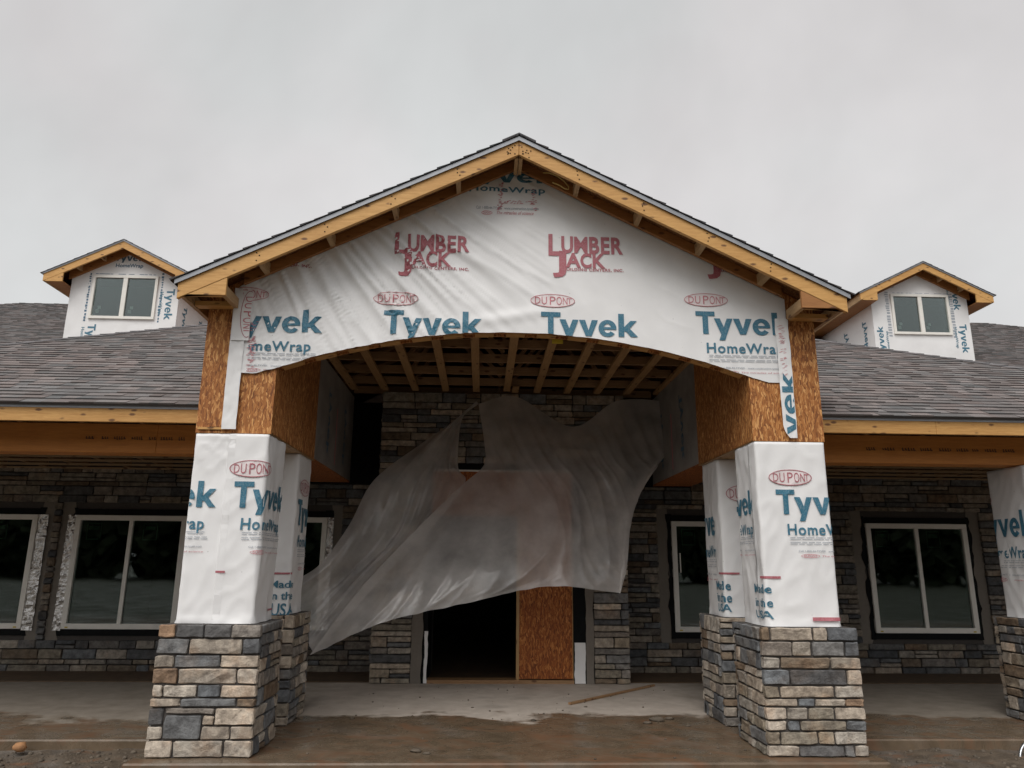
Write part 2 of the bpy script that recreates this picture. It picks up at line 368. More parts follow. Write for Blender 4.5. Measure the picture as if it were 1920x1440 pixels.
def fine_lines(u0, u1, zs, rng, h=.005):
    P = []
    for z in zs:
        u = u0
        while u < u1-.03:
            w = rng.uniform(.03, .09); P += rect(u, min(u+w, u1), z-h/2, z+h/2); u += w+.012
    return P

# ------------------------------------------------------------------ stones
TAN, CREAM, GREY, DARK, BROWN, RUST, TAUPE, MAUVE = (.40, .348, .288), (.52, .46, .388), (.19, .195, .20), (.115, .118, .124), (.22, .165, .115), (.36, .235, .15), (.29, .25, .195), (.25, .225, .20)
CN = dict(T=TAN, C=CREAM, G=GREY, D=DARK, B=BROWN, R=RUST, P=TAUPE, M=MAUVE)
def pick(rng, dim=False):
    c = CN[rng.choice('TTTCCPGGGDDBPPMMTG' if not dim else 'TTPPGGGDDBMMTPTB')]; return tuple(q*.72 for q in c) if dim else c  # dim: same stones darkened, porch shade put into their colour
def stone_mesh(w, h, t, col, rng):
    bx = min(.007, w*.2); bz = min(.006, h*.2)
    kx = 2 if w < .16 else (3 if w < .27 else 4)
    us = [0, bx] + [bx+(w-2*bx)*i/kx for i in range(1, kx)] + [w-bx, w]
    zs = [0, bz, h*rng.uniform(.3, .7), h-bz, h]
    sx = rng.random()*100; v = []; f = []; nx, nz_ = len(us), len(zs)
    tilt = rng.uniform(-.008, .008); tilt2 = rng.uniform(-.006, .006)
    for j, z in enumerate(zs):
        for i, u in enumerate(us):
            edge = i in (0, nx-1) or j in (0, nz_-1); corner = i in (0, nx-1) and j in (0, nz_-1)
            d = t - (.008 if edge else 0) - (.003 if corner else 0)
            d += .015*noise.noise((u*11+sx, z*14, sx)) + tilt*(u/w-.5)*2 + tilt2*(z/h-.5)*2
            du = rng.uniform(-.004, .004) + .004*noise.noise((sx, z*22, 3)) if i in (0, nx-1) else rng.uniform(-.006, .006)
            dz = .0045*noise.noise((u*16, sx, 7)) + rng.uniform(-.0025, .0025)
            cu = .008 if corner else 0
            x = u + du + (cu if i == 0 else -cu if i == nx-1 else 0); zz = z + dz + ((.006 if j == 0 else -.006) if corner else 0)
            v.append((x-w/2, -d, zz-h/2))
    for j in range(nz_-1):
        for i in range(nx-1):
            a = j*nx+i; f.append((a, a+1, a+nx+1, a+nx))
    ring = [i for i in range(nx)] + [j*nx+nx-1 for j in range(1, nz_)] + [(nz_-1)*nx+i for i in range(nx-2, -1, -1)] + [j*nx for j in range(nz_-2, 0, -1)]
    n0 = len(v)
    for r in ring: v.append((v[r][0], .004, v[r][2]))
    k = len(ring)
    for i in range(k):
        j = (i+1) % k; f.append((ring[j], ring[i], n0+i, n0+j))
    return v, f
def jit(col, rng, a=.16):
    s = rng.uniform(1-a, 1+a); w_ = rng.uniform(-.05, .05); return (min(.8, col[0]*s*(1+w_)), min(.8, col[1]*s), min(.8, col[2]*s*(1-w_)))
def put_stone(parent, o, U, N, u, z, w, h, t, col, rng, stuff=None):
    v, f = stone_mesh(w, h, t, col, rng)
    U = Vector(U); N = Vector(N); c = Vector(o) + U*(u+w/2) + Vector((0, 0, z+h/2))
    R = lambda p: U*p[0] + N*(-p[1]) + Vector((0, 0, p[2]))
    col = jit(col, rng)
    if stuff is not None:
        n = len(stuff.v); stuff.v += [tuple(c+R(p)) for p in v]; stuff.f += [tuple(n+i for i in q) for q in f]; stuff.c += [col]*len(f); return
    b = MB(); b.v = [tuple(R(p)) for p in v]; b.f = f; b.c = [col]*len(f)
    me = b.mesh('stone', M['stone'], False, True)
    return link('stone', me, parent, c)
def courses(z0, z1, rng):
    hs_ = []; z = z0
    while z1-z > .001:
        h = rng.choice((.068, .08, .092, .105, .118, .13))
        if z1-z-h < .06: h = z1-z if z1-z < .16 else (z1-z)/2
        hs_.append((z, z+h)); z += h
    return hs_
def stone_field(u0, u1, z0, z1, rng, holes=(), lo=.10, hi=.42, J=.013):
    """random ledge-stone layout: list of (u,z,w,h)"""
    br = sorted({z0, z1, *[min(max(q, z0), z1) for h in holes for q in (h[2], h[3])]}); out = []
    for a, b in zip(br, br[1:]):
        if b-a < .02: continue
        for c0, c1 in courses(a, b, rng):
            iv = [(u0, u1)]
            for h in holes:
                if h[2] < c1-.005 and h[3] > c0+.005:
                    nv = []
                    for s, e in iv:
                        if h[1] <= s or h[0] >= e: nv.append((s, e)); continue
                        if h[0]-s > .03: nv.append((s, h[0]))
                        if e-h[1] > .03: nv.append((h[1], e))
                    iv = nv
            for s, e in iv:
                x = s
                while e-x > .001:
                    w = rng.uniform(lo, hi)
                    if e-x-w < .09: w = e-x if e-x < hi+.08 else (e-x)*rng.uniform(.42, .58)
                    H = c1-c0
                    if H > .1 and w > .15 and rng.random() < .22:
                        k = rng.uniform(.4, .6)*H; out.append((x+J/2, c0+J/2, w-J, k-J)); out.append((x+J/2, c0+k+J/2, w-J, H-k-J))
                    else: out.append((x+J/2, c0+J/2, w-J, H-J))
                    x += w
    return out

# ------------------------------------------------------------------ shingled roof plane
def shingles(mb, O, U, V, nrm, umin, umax, vlen, rng, expo=.128, base=(.165, .148, .143)):
    """O eave point, U along the eave, V up the slope (unit), umin/umax functions of v"""
    O = Vector(O); U = Vector(U); V = Vector(V); N = Vector(nrm); k = 0; v = -.02
    while v < vlen:
        a = umin(max(v, 0)+expo*.4); b = umax(max(v, 0)+expo*.4)
        if b-a < .05: break
        x = a; first = True
        while x < b:
            w = rng.uniform(.07, .23); x1 = min(x+w, b)
            th = rng.choice((.006, .007, .012, .013)); s = rng.choice((.72, .85, .95, 1.05, 1.18)) * rng.uniform(.94, 1.06)
            r = rng.uniform(-.012, .014)
            c = (base[0]*s+r, base[1]*s, base[2]*s-r*.3)
            v1 = min(v+expo*1.15, vlen)
            A = O+U*x+V*v; B = O+U*x1+V*v; C = O+U*x1+V*v1; D = O+U*x+V*v1
            tA, tB = A+N*(th+.004), B+N*(th+.004)
            mb.quad(tA, tB, C+N*.003, D+N*.003, c); dk = tuple(q*.55 for q in c)
            mb.quad(A, B, tB, tA, dk); mb.tri(A, tA, D+N*.003, dk); mb.tri(B, C+N*.003, tB, dk)
            x = x1
        v += expo; k += 1

rng = random.Random(11)
# ------------------------------------------------------------------ setting: ground, slab
b = MB()
# near ground: displaced grid; far ground: big sheet
def gz(x, y):
    return -.085 - .05*max(0, min(1, (.3-y)/1.0)) + .022*noise.noise((x*.9, y*.9, 1)) + .022*noise.noise((x*4, y*4, 5)) + .011*noise.noise((x*11, y*11, 9))
xs = [-300, -60, -20] + [-10+i*.05 for i in range(401)] + [20, 60, 300]
ys = [-300, -60, -14] + [-7+i*.05 for i in range(154)] + [3, 30, 300]
for y in ys:
    for x in xs: b.v.append((x, y, gz(x, y) if (-10 <= x <= 10 and -7 <= y <= .65) else -.14))
nx = len(xs)
for j in range(len(ys)-1):
    for i in range(nx-1): a = j*nx+i; b.f.append((a, a+1, a+nx+1, a+nx)); b.c.append(None)
tag(b.build('ground', M['dirt'], smooth=True), kind='structure')

b = MB()
prof = [(-8.9, .52), (-2.88, .52), (-2.88, -.25), (2.88, -.25), (2.88, .52), (8.9, .52), (8.9, 4.7), (-8.9, 4.7)]
n = len(prof); b.v = [(x, y, 0.) for x, y in prof] + [(x, y, -.4) for x, y in prof]
b.f.append(tuple(range(n))); b.c.append(None)
for i in range(n): j = (i+1) % n; b.f.append((j, i, n+i, n+j)); b.c.append(None)
slab = tag(b.build('porch_slab', M['concrete'], bevel=.012), kind='structure')

r = random.Random(77); tw = MB(); lf = MB()
for i in range(150):
    x = -110+220*i/149+r.uniform(-1.5, 1.5); y = -60+r.uniform(-8, 6); h = r.uniform(9, 13)
    for k in range(5):
        a0, a1 = 2*math.pi*k/5, 2*math.pi*(k+1)/5; lf.quad((x+.2*math.cos(a0), y+.2*math.sin(a0), -.3), (x+.2*math.cos(a1), y+.2*math.sin(a1), -.3), (x+.08*math.cos(a1), y+.08*math.sin(a1), h*.7), (x+.08*math.cos(a0), y+.08*math.sin(a0), h*.7))
    for k in range(230):
        d = Vector((r.gauss(0, 1), r.gauss(0, 1), r.gauss(0, 1))).normalized()*r.random()**.4; c = Vector((x+d.x*2.4, y+d.y*2.2, max(.2, h*.47+d.z*h*.52)))
        a = Vector((r.gauss(0, 1), r.gauss(0, 1), r.gauss(0, 1))).normalized(); e = a.orthogonal().normalized(); g = a.cross(e); q = r.uniform(.5, .95)
        lf.quad(c-e*q-g*q*.7, c+e*q-g*q*.7, c+e*q+g*q*.7, c-e*q+g*q*.7)
tag(lf.build('woodland', M['leaf']), kind='stuff', label='far wood of dark trees across the road from the house')
# ------------------------------------------------------------------ things: house and portico roots
house = thing('house', (0, 4.5, 0), 'unfinished house with stone-clad walls, grey shingle hip roofs and open porch behind the portico', 'house')
portico = thing('entrance_portico', (0, 2, 0), 'gabled entrance portico with arched white wrapped front, particle board piers and stone door surround', 'portico')

# ------------------------------------------------------------------ porch columns
W, D, S, T, DD = .61, .52, .968, 2.5, .096
LAY_L = [(232, 356, [(0, .17, 'R'), (.17, .45, 'D'), (.45, .71, 'D'), (.71, 1, 'M')]), (356, 497, [(0, .315, 'G'), (.315, .83, 'T'), (.83, 1, 'D')]),
         (497, 612, [(0, .19, 'T'), (.19, .63, 'G'), (.63, 1, 'C')]), (612, 751, [(0, .24, 'R'), (.24, .80, 'C'), (.80, 1, 'C')]),
         (751, 864, [(0, .11, 'C'), (.11, .435, 'C'), (.435, .66, 'G'), (.66, 1, 'C')]), (864, 944, [(0, .29, 'T'), (.29, .815, 'G'), (.815, 1, 'B')]),
         (944, 1095, [(0, .145, 'D'), (.625, 1, 'C')]), (944, 1005, [(.145, .625, 'M')]), (1005, 1213, [(.145, .51, 'G')]), (1005, 1095, [(.51, .625, 'T')]),
         (1095, 1213, [(0, .145, 'C'), (.51, .78, 'T'), (.78, 1, 'T')]), (1213, 1360, [(0, .26, 'C'), (.26, .73, 'T'), (.73, 1, 'C')])]
LAY_R = [(240, 365, [(0, .1, 'B'), (.1, .535, 'T'), (.535, .685, 'T'), (.685, 1, 'D')]), (365, 503, [(0, .31, 'M'), (.31, .515, 'T'), (.515, .85, 'G'), (.85, 1, 'D')]),
         (503, 613, [(0, .18, 'C'), (.18, .69, 'B'), (.69, 1, 'T')]), (613, 753, [(0, .265, 'G'), (.265, .845, 'D'), (.845, 1, 'C')]),
         (753, 863, [(0, .16, 'P'), (.16, .71, 'T'), (.71, 1, 'C')]), (863, 937, [(0, .33, 'T'), (.33, .5, 'G'), (.5, .805, 'T'), (.805, 1, 'R')]),
         (937, 1050, [(0, .215, 'C'), (.215, .425, 'T'), (.425, .69, 'P'), (.69, 1, 'T')]), (1050, 1142, [(0, .21, 'C'), (.21, .335, 'G'), (.335, .8, 'P'), (.8, 1, 'G')]),
         (1142, 1258, [(0, .13, 'P'), (.13, .505, 'P'), (.505, .665, 'P'), (.665, 1, 'C')]), (1258, 1360, [(0, .31, 'C'), (.31, .755, 'D'), (.755, .86, 'G'), (.86, 1, 'C')])]

def column(x0, y0, label, seed, layout=None, wr=None, group=None, top=T, depth=D):
    r = random.Random(seed); x1, y1 = x0+W, y0+depth; t = DD
    root = thing('porch_column', ((x0+x1)/2, (y0+y1)/2, 0), label, 'column', group or 'wrapped porch columns on stone bases')
    b = MB(); g = .022
    b.box(x0-t+g, x1+t-g, y0-t+g, y1+t-g, .0, S-.006); core = b.build('stone_base', M['mortar'], root)
    th = .052
    # faces: (origin, U, N, length); the front and back carry the corners
    faces = [((x0-t, y0-t+th, 0), (1, 0, 0), (0, -1, 0), W+2*t), ((x1+t-th, y0-t+th, 0), (0, 1, 0), (1, 0, 0), depth+2*t-2*th),
             ((x1+t, y1+t-th, 0), (-1, 0, 0), (0, 1, 0), W+2*t), ((x0-t+th, y1+t-th, 0), (0, -1, 0), (-1, 0, 0), depth+2*t-2*th)]
    for fi, (o, U, N, L) in enumerate(faces):
        if fi == 0 and layout:
            ztop, zbot = layout[0][0], layout[-1][1]
            for ya, yb, row in layout:
                za = S*(zbot-yb)/(zbot-ztop); zb = S*(zbot-ya)/(zbot-ztop)
                for a, c, k in row:
                    J = .014; put_stone(core, o, U, N, a*L+J/2, za+J/2, (c-a)*L-J, zb-za-J, th, CN[k], r)
        else:
            J0 = .006 if fi in (1, 3) else 0
            for (u, z, w, h) in stone_field(J0, L-J0, 0, S, r, (), .11, .36, .014): put_stone(core, o, U, N, u, z, w, h, th, pick(r), r)
    # house wrap sleeve
    per = [(x0, y0, 1, 0, 0, -1, W), (x1, y0, 0, 1, 1, 0, depth), (x1, y1, -1, 0, 0, 1, W), (x0, y1, 0, -1, -1, 0, depth)]
    wr = wr or (lambda u, z: 0)
    Lp = 2*(W+depth)
    def mp(u, z, off=0.):
        off *= 3.0
        # u measured round the column from the front-left corner, to the right
        uu = u % Lp; acc = 0
        for (cx, cy, ux, uy, nx_, ny_, ln) in per:
            if uu <= acc+ln+1e-9:
                s = uu-acc; e = min(s, ln-s)
                d = .004 + off + .007*noise.noise((u*4, z*2.2, seed)) + .004*noise.noise((u*13+z*5, z*3, seed+5)) + .007*(1-abs(noise.noise((u*6-z*3.2, z*3+u*2, seed+9))))**6 + wr(u, z)
                fold = max(0, 1-(z-S)/.075)
                d += fold*(.010+.012*noise.noise((u*6, z*38, seed+2)))
                d *= min(1, .25+e/.03); d += off*(1-min(1, .25+e/.03))
                rb = max(0, .012-e)*.45
                sgn = 1 if s < ln/2 else -1
                return Vector((cx+ux*s+nx_*(d-rb)+ux*0, cy+uy*s+ny_*(d-rb), z))
            acc += ln
        return Vector((x0, y0, z))
    us = sorted({round(q, 5) for base_, ln in ((0, W), (W, depth), (W+depth, W), (2*W+depth, depth)) for q in [base_+ln*i/24 for i in range(25)] + [base_+.012, base_+ln-.012]})
    us = us[:-1]; zs = [S-.002+(top-S)*i/60 for i in range(61)]; b = MB(); nu = len(us)
    for z in zs:
        for u in us: b.v.append(tuple(mp(u, z)))
    for j in range(60):
        for i in range(nu): k = (i+1) % nu; b.f.append((j*nu+i, j*nu+k, (j+1)*nu+k, (j+1)*nu+i)); b.c.append(None)
    b.f.append(tuple(60*nu+i for i in range(nu))); b.c.append(None)
    wrapo = b.build('wrap_sleeve', M['wrap'], root, smooth=True)
    m = wrapo.data; m.polygons[len(m.polygons)-1].use_smooth = False
    return root, mp

A, I = 2.697, 2.087
def wrL(u, z):      # pleats fanned out of the upper left corner of the sheet
    dx, dz = u-.29, (z-2.44); r_ = math.hypot(dx, dz); a_ = math.atan2(dz, dx)
    if u < .3 and z > 1.95: return .009*max(0, 1-r_/.42)*math.sin(a_*34)
    s = .006 if u > .285+.10*(2.5-z)*0 and u < .61 else 0
    return s
cl_fl, mp_fl = column(-A, 0, 'front porch column with rust and slate stones, its wrap lettering folded round a corner', 1, LAY_L, wrL)
cl_fr, mp_fr = column(I, 0, 'front porch column whose wrap shows one whole red oval and a red foot stripe', 2, LAY_R, lambda u, z: 0)
cl_bl, mp_bl = column(-A-.013+.0, 1.122, 'rear portico column beside the blown end of the plastic sheet', 3, None, None)
cl_br, mp_br = column(I+.022, 1.122, 'rear portico column in front of the single-casement window, wrap printed Made in the USA', 4, None, None)
cl_sr, mp_sr = column(5.135, .9, 'side porch column carrying the free end of the orange laminated beam, beyond the two-pane window', 5, None, None, None, 2.452, .55)

PXC = lambda px, py, Y=0.: at(px, py, Y)
def uz(px, py, x0, Y): p = at(px, py, Y); return p.x-x0, p.z
def brand(mp, root, uT, zb, zt, wT, ov=True, clips=(), step=.04, hw=True, mats=None, extra=True, seed=0, ovdu=None):
    """the repeated print block of the wrap: red oval, big blue word, smaller word, small print"""
    mats = mats or ('blue', 'red'); H = zt-zb
    lay('lettering', word_polys(uT, uT+wT, zb, zt), mp, M[mats[0]], root, clips, step)
    if hw: lay('lettering', text_polys('HomeWrap', uT+.10*wT, uT+.90*wT, zb-.82*H, zb-.40*H, .02, 0, 1.1), mp, M[mats[0]], root, clips, step)
    if ov:
        uc = uT+.09*wT if ovdu is None else uT+ovdu*wT; a, bb = .235*wT, .33*H; zc = zt+.17*H+bb
        lay('emblem_ground', oval_fill(uc, zc, a, bb), mp, M['blush'], root, clips, step, .0018)
        lay('emblem', oval_ring(uc, zc, a, bb, .0065), mp, M['red'], root, clips, step, .003)
        for ch, k0, k1, hh in (('D', -.80, -.56, .50), ('U', -.50, -.26, .58), ('P', -.13, .12, .64), ('O', .17, .41, .62), ('N', .46, .66, .54), ('T', .66, .86, .44)):
            lay('lettering', text_polys(ch, uc+k0*a, uc+k1*a, zc-hh*bb, zc+hh*bb, -.004), mp, M['red'], root, clips, step, .0032)
    if extra:
        r = random.Random(seed+77)
        lay('small_print', fine_lines(uT+.12*wT, uT+.95*wT, [zb-H*q for q in (.93, 1.0, 1.12, 1.19)], r, .005), mp, M['blush' if False else 'grey'], root, clips, step)
        lay('small_print', text_polys('Call 1-800-44-TYVEK   www.construction.tyvek.com', uT+.2*wT, uT+.9*wT, zb-1.50*H, zb-1.43*H, .01), mp, M['grey'], root, clips, step)
        lay('small_print', oval_ring(uT+.32*wT, zb-1.66*H, .10*wT, .075*H, .004) + text_polys('DUPONT', uT+.25*wT, uT+.39*wT, zb-1.70*H, zb-1.62*H) + text_polys('The miracles of science', uT+.44*wT, uT+.92*wT, zb-1.69*H, zb-1.63*H, .0, .2), mp, M['pink'], root, clips, step)

# left front column: two sheets lapped with a seam
u, z = uz(442, 903, -A, 0); u2, z2 = uz(442, 952, -A, 0)
wT = .80
brand(mp_fl, cl_fl, u, z2, z, wT, seed=1, ovdu=.168)
brand(mp_fl, cl_fl, uz(410, 902, -A, 0)[0]-wT, z2+.002, z+.002, wT, clips=(lambda a, c: a-.004,), seed=2, ov=False)
# lapped seam of the sheet
us_ = uz(417, 960, -A, 0)[0]
b = MB(); zz = [S+.03+(T-S-.04)*i/40 for i in range(41)]
for q0, q1 in zip(zz, zz[1:]):
    j0 = .006*noise.noise((q0*4, 2, 2)); j1 = .006*noise.noise((q1*4, 2, 2))
    b.quad(mp_fl(us_-.003+j0, q0, .0002), mp_fl(us_+.004+j0, q0, .0018), mp_fl(us_+.004+j1, q1, .0018), mp_fl(us_-.003+j1, q1, .0002)); b.quad(mp_fl(us_+.004+j0, q0, .0018), mp_fl(us_+.06, q0, .0002), mp_fl(us_+.06, q1, .0002), mp_fl(us_+.004+j1, q1, .0018))
b.build('wrap_seam', M['wrap'], cl_fl, smooth=True)
for (p0, p1) in (((405, 1070), (423, 1074)),):
    q0, q1 = uz(*p0, -A, 0), uz(*p1, -A, 0); lay('red_stripe', rect(q0[0], q1[0], q1[1], q0[1]), mp_fl, M['red'], cl_fl)
lay('red_stripe', rect(W+.33, W+.50, 1.045, 1.06), mp_fl, M['red'], cl_fl)
# right front column
u, z = uz(1453, 918, I, 0); u2, z2 = uz(1453, 964, I, 0)
brand(mp_fr, cl_fr, u, z2, z, wT, clips=(lambda a, c: a-.004,), seed=3, ovdu=.17)
brand(mp_fr, cl_fr, u-1.0, z2+.01, z+.01, wT, clips=(lambda a, c: -.12-a,), seed=4, ov=False)
q0, q1 = uz(1421, 1080, I, 0), uz(1463, 1085, I, 0); lay('red_stripe', rect(q0[0], q1[0], q1[1], q0[1]), mp_fr, M['red'], cl_fr)
q0, q1 = uz(1521, 1157, I, 0), uz(1575, 1164, I, 0); lay('red_stripe', rect(q0[0], W-.004, q1[1], q0[1]), mp_fr, M['red'], cl_fr, off=.006)
for txt, y0_, y1_, xl, xr in (('Made', 1096, 1112, 1414, 1446), ('in the', 1122, 1138, 1416, 1449), ('USA', 1146, 1160, 1424, 1450)):
    a0 = uz(xl, y0_, I, 0); a1 = uz(xr, y1_, I, 0); lay('lettering', text_polys(txt, a1[0]-.26, a1[0], a1[1], a0[1], .018), mp_fr, M['blue'], cl_fr)
b = MB(); us_ = -.17
for q0, q1 in zip(zz, zz[1:]): b.quad(mp_fr(us_-.003, q0, .0002), mp_fr(us_+.05, q0, .003), mp_fr(us_+.05, q1, .003), mp_fr(us_-.003, q1, .0002))
b.build('wrap_seam', M['wrap'], cl_fr, smooth=True)
# rear columns
XL2, XR2 = -A-.013, I+.022
zb2, zt2 = at(1346, 1000, 1.122).z, at(1346, 950, 1.122).z
brand(mp_bl, cl_bl, W+.06, at(560, 985, 1.3).z, at(560, 937, 1.3).z, wT, seed=5, ovdu=.28)
brand(mp_br, cl_br, uz(1380, 950, XR2, 1.122)[0], zb2, zt2, wT, seed=6, ovdu=.11)
brand(mp_br, cl_br, -.30-wT+.33, zb2-.01, zt2-.01, wT, clips=(lambda a, c: -.16-a,), seed=7, ov=False)
for mp, root, x0_, Yc, xs0, xs1, rows in ((mp_br, cl_br, XR2, 1.122, 1338, 1386, (('Made', 1090, 1106, 1370), ('in the', 1112, 1129, 1372), ('USA', 1133, 1147, 1372))), (mp_bl, cl_bl, XL2, 1.122, 500, 549, (('Made', 1089, 1102, 551), ('in the', 1110, 1124, 551), ('USA', 1132, 1154, 549)))):
    q0, q1 = uz(xs0, 1073, x0_, Yc), uz(xs1, 1077, x0_, Yc); lay('red_stripe', rect(q0[0], q1[0], q1[1], q0[1]), mp, M['red'], root)
    for txt, y0_, y1_, xr in rows:
        a0 = uz(xr, y0_, x0_, Yc); a1 = uz(xr, y1_, x0_, Yc); wdt = .26 if txt != 'USA' else .24
        e = a1[0] if root is cl_br else a1[0]+.03
        lay('lettering', text_polys(txt, e-wdt, e, a1[1], a0[1], .018), mp, M['blue'], root)
# side column: its inner face shows the print
zb3, zt3 = at(1890, 1006, 1.2).z, at(1890, 958, 1.2).z
brand(mp_sr, cl_sr, -.78, zb3, zt3, wT, seed=8, ov=True)

# ------------------------------------------------------------------ portico: piers, arch wall, wrap
ARC_R, ARC_Z = 6.1, 3.455
def arch(x): x = min(abs(x), 2.09); return ARC_Z - (ARC_R - math.sqrt(ARC_R**2-x*x))
def rake(x): return 5.115-.5*abs(x)           # top of the rake boards
WALLTOP = lambda x: rake(x)-.008
for s, x0 in ((-1, -A), (1, I)):
    x1 = x0+W
    b = MB(); b.prism([(x0, T+.012), (x1, T+.012), (x1, WALLTOP(x1)), (x0, WALLTOP(x0))], .012, 1.66, None)
    b.build('pier_core', M['truss'], portico)
    # OSB sheets, each its own panel
    b = MB(); b.prism([(x0-.011, T+.006), (x1+.011, T+.006), (x1+.011, WALLTOP(x1+.011)), (x0-.011, WALLTOP(x0-.011))], 0, .0115); b.build('sheathing_panel', M['osb'], portico)
    xi = (x1+.0005, x1+.011) if s < 0 else (x0-.011, x0-.0005)
    xo = (x0-.011, x0-.0005) if s < 0 else (x1+.0005, x1+.011)
    for y0_, y1_ in ((.013, .545), (.549, 1.66)):
        b = MB(); b.box(xi[0], xi[1], y0_, y1_, T+.006, 3.70); b.build('sheathing_panel', M['osb'], portico)
        b = MB(); b.box(xo[0], xo[1], y0_, y1_, T+.006, 3.62); b.build('sheathing_panel', M['osb'], portico)
    b = MB(); b.box(x0-.011, x1+.011, .013, 1.66, T-.004+.006, T+.0118); b.build('pier_bottom_plate', M['lum_y'], portico)
    # wrapped beam from the rear column back to the wall
    bx0, bx1 = (x0+.1, x1+.004) if s < 0 else (x0-.004, x1-.1)
    b = MB(); b.box(bx0, bx1, 1.662, 3.9, T+.03, 3.70); b.build('wrapped_beam', M['wrap_shaded'], portico)
    b = MB(); b.box(bx0, bx1, 1.662, 3.9, T+.012, T+.029); b.build('beam_soffit_panel', M['osb_red'], portico)
for s in (-1, 1):
    xb_ = -2.087+.004 if s < 0 else 2.087-.004
    mpbm = lambda u, z, o=0., xb_=xb_, s=s: Vector((xb_-s*(.001+o), u, z))
    for yc in (2.3, 3.3):
        wd = word_polys(-.4, .4, -.07, .07); lay('lettering', [[(yc+s*c_, 3.05-a_) for a_, c_ in p] for p in wd], mpbm, M['dkblue'], portico, (), .5)
    lay('red_mark', rect(2.75, 2.79, 2.6, 3.3), mpbm, M['pink'], portico, (), .5)
# scrap gap at the foot of the left pier face: a solid black strip paints its darkness
b = MB(); p0, p1 = at(394, 800, 0), at(410, 807, 0); b.box(p0.x, p1.x, -.004, .02, p1.z, p0.z); b.build('slot_shade', M['felt'], portico)
b = MB(); p0, p1 = at(372, 800, 0), at(430, 806, 0); b.box(p0.x, p1.x, -.016, -.0045, p1.z, p0.z-.004); b.build('wood_strip', M['lum_x'], portico)

# arched front wall: framing core behind the sheet
b = MB(); N_ = 60
for i in range(N_):
    xa, xb = -2.076+4.152*i/N_, -2.076+4.152*(i+1)/N_
    b.hexa([(xa, .004, arch(xa)+.012), (xb, .004, arch(xb)+.012), (xb, .14, arch(xb)+.012), (xa, .14, arch(xa)+.012), (xa, .004, WALLTOP(xa)), (xb, .004, WALLTOP(xb)), (xb, .14, WALLTOP(xb)), (xa, .14, WALLTOP(xa))])
b.build('arched_wall', M['osb'], portico)
# blocking along the arch soffit: two plies with short blocks between them
for y0_, y1_ in ((.002, .016), (.124, .142)):
    b = MB()
    for i in range(N_):
        xa, xb = -2.09+4.18*i/N_, -2.09+4.18*(i+1)/N_
        b.hexa([(xa, y0_, arch(xa)-.004), (xb, y0_, arch(xb)-.004), (xb, y1_, arch(xb)-.004), (xa, y1_, arch(xa)-.004), (xa, y0_, arch(xa)+.011), (xb, y0_, arch(xb)+.011), (xb, y1_, arch(xb)+.011), (xa, y1_, arch(xa)+.011)])
    b.build('arch_ply', M['osb'], portico)
for i in range(15):
    xc = -1.95+3.9*i/14; dx = .085; b = MB()
    b.hexa([(xc-dx, .017, arch(xc-dx)-.012), (xc+dx, .017, arch(xc+dx)-.012), (xc+dx, .123, arch(xc+dx)-.012), (xc-dx, .123, arch(xc-dx)-.012), (xc-dx, .017, arch(xc-dx)+.0115), (xc+dx, .017, arch(xc+dx)+.0115), (xc+dx, .123, arch(xc+dx)+.0115), (xc-dx, .123, arch(xc-dx)+.0115)])
    b.build('arch_block', M['lum_x'], portico)

# house wrap on the gable
P0 = Vector((-3.5, 6.7))
def gd(x, z):
    q = Vector((x, z)) - P0; a = math.atan2(q.y, q.x); r_ = q.length
    m = max(0, min(1, (.55-x)/1.3)); m *= .45 + .55*min(1, max(0, (z-3.35)/.5))
    n1 = noise.noise((a*26, r_*.55, 3.3)); n2 = noise.noise((a*55, r_*.8, 9.1))
    n3 = noise.noise((a*90+z*2, r_*1.6, 5.5)); ridge = (1-abs(n1))**7*.036 + (1-abs(n2))**6*.018 + (1-abs(n3))**5*.006
    broad = .010*noise.noise((x*1.2, z*1.2, 4)) + .003*noise.noise((x*4, z*5, 6)) + .006*(1-abs(noise.noise((x*3+z*2.2, z*1.5-x, 12))))**6
    cb = .014*math.exp(-((x+.1)/.45)**2-((z-3.58-.18*(x+.1))/.055)**2)      # slack fold over the crown of the arch
    low = max(0, 1-(z-arch(x))/.12)*.006*noise.noise((x*14, 0, 2)) if abs(x) < 2.1 else 0
    return .012 + ridge*m + broad*.6 + cb + low
XW0, XW1 = -2.475, 2.45
def gmap(x, z, off=0.):
    return Vector((x, -(gd(x, z)+off*2.4), z))
def wbot(x):
    if abs(x) < 2.09: return arch(x)-.012+.006*noise.noise((x*5, 1, 1))
    t = min(1, (abs(x)-2.09)/.16); return arch(2.09)-.012 - .045*t + .007*noise.noise((x*9, 1, 4))
def wtop(x): return rake(x)-.076
b = MB(); NX, NZ = 246, 80
xs_ = [XW0+(XW1-XW0)*i/NX for i in range(NX+1)]
for i, x in enumerate(xs_):
    lo, hi = wbot(x), wtop(x)
    for j in range(NZ+1):
        z = lo+(hi-lo)*j/NZ; b.v.append(tuple(gmap(x, z)))
for i in range(NX):
    for j in range(NZ): a = i*(NZ+1)+j; b.f.append((a, a+NZ+1, a+NZ+2, a+1)); b.c.append(None)
b.build('gable_wrap', M['wrap'], portico, smooth=True)
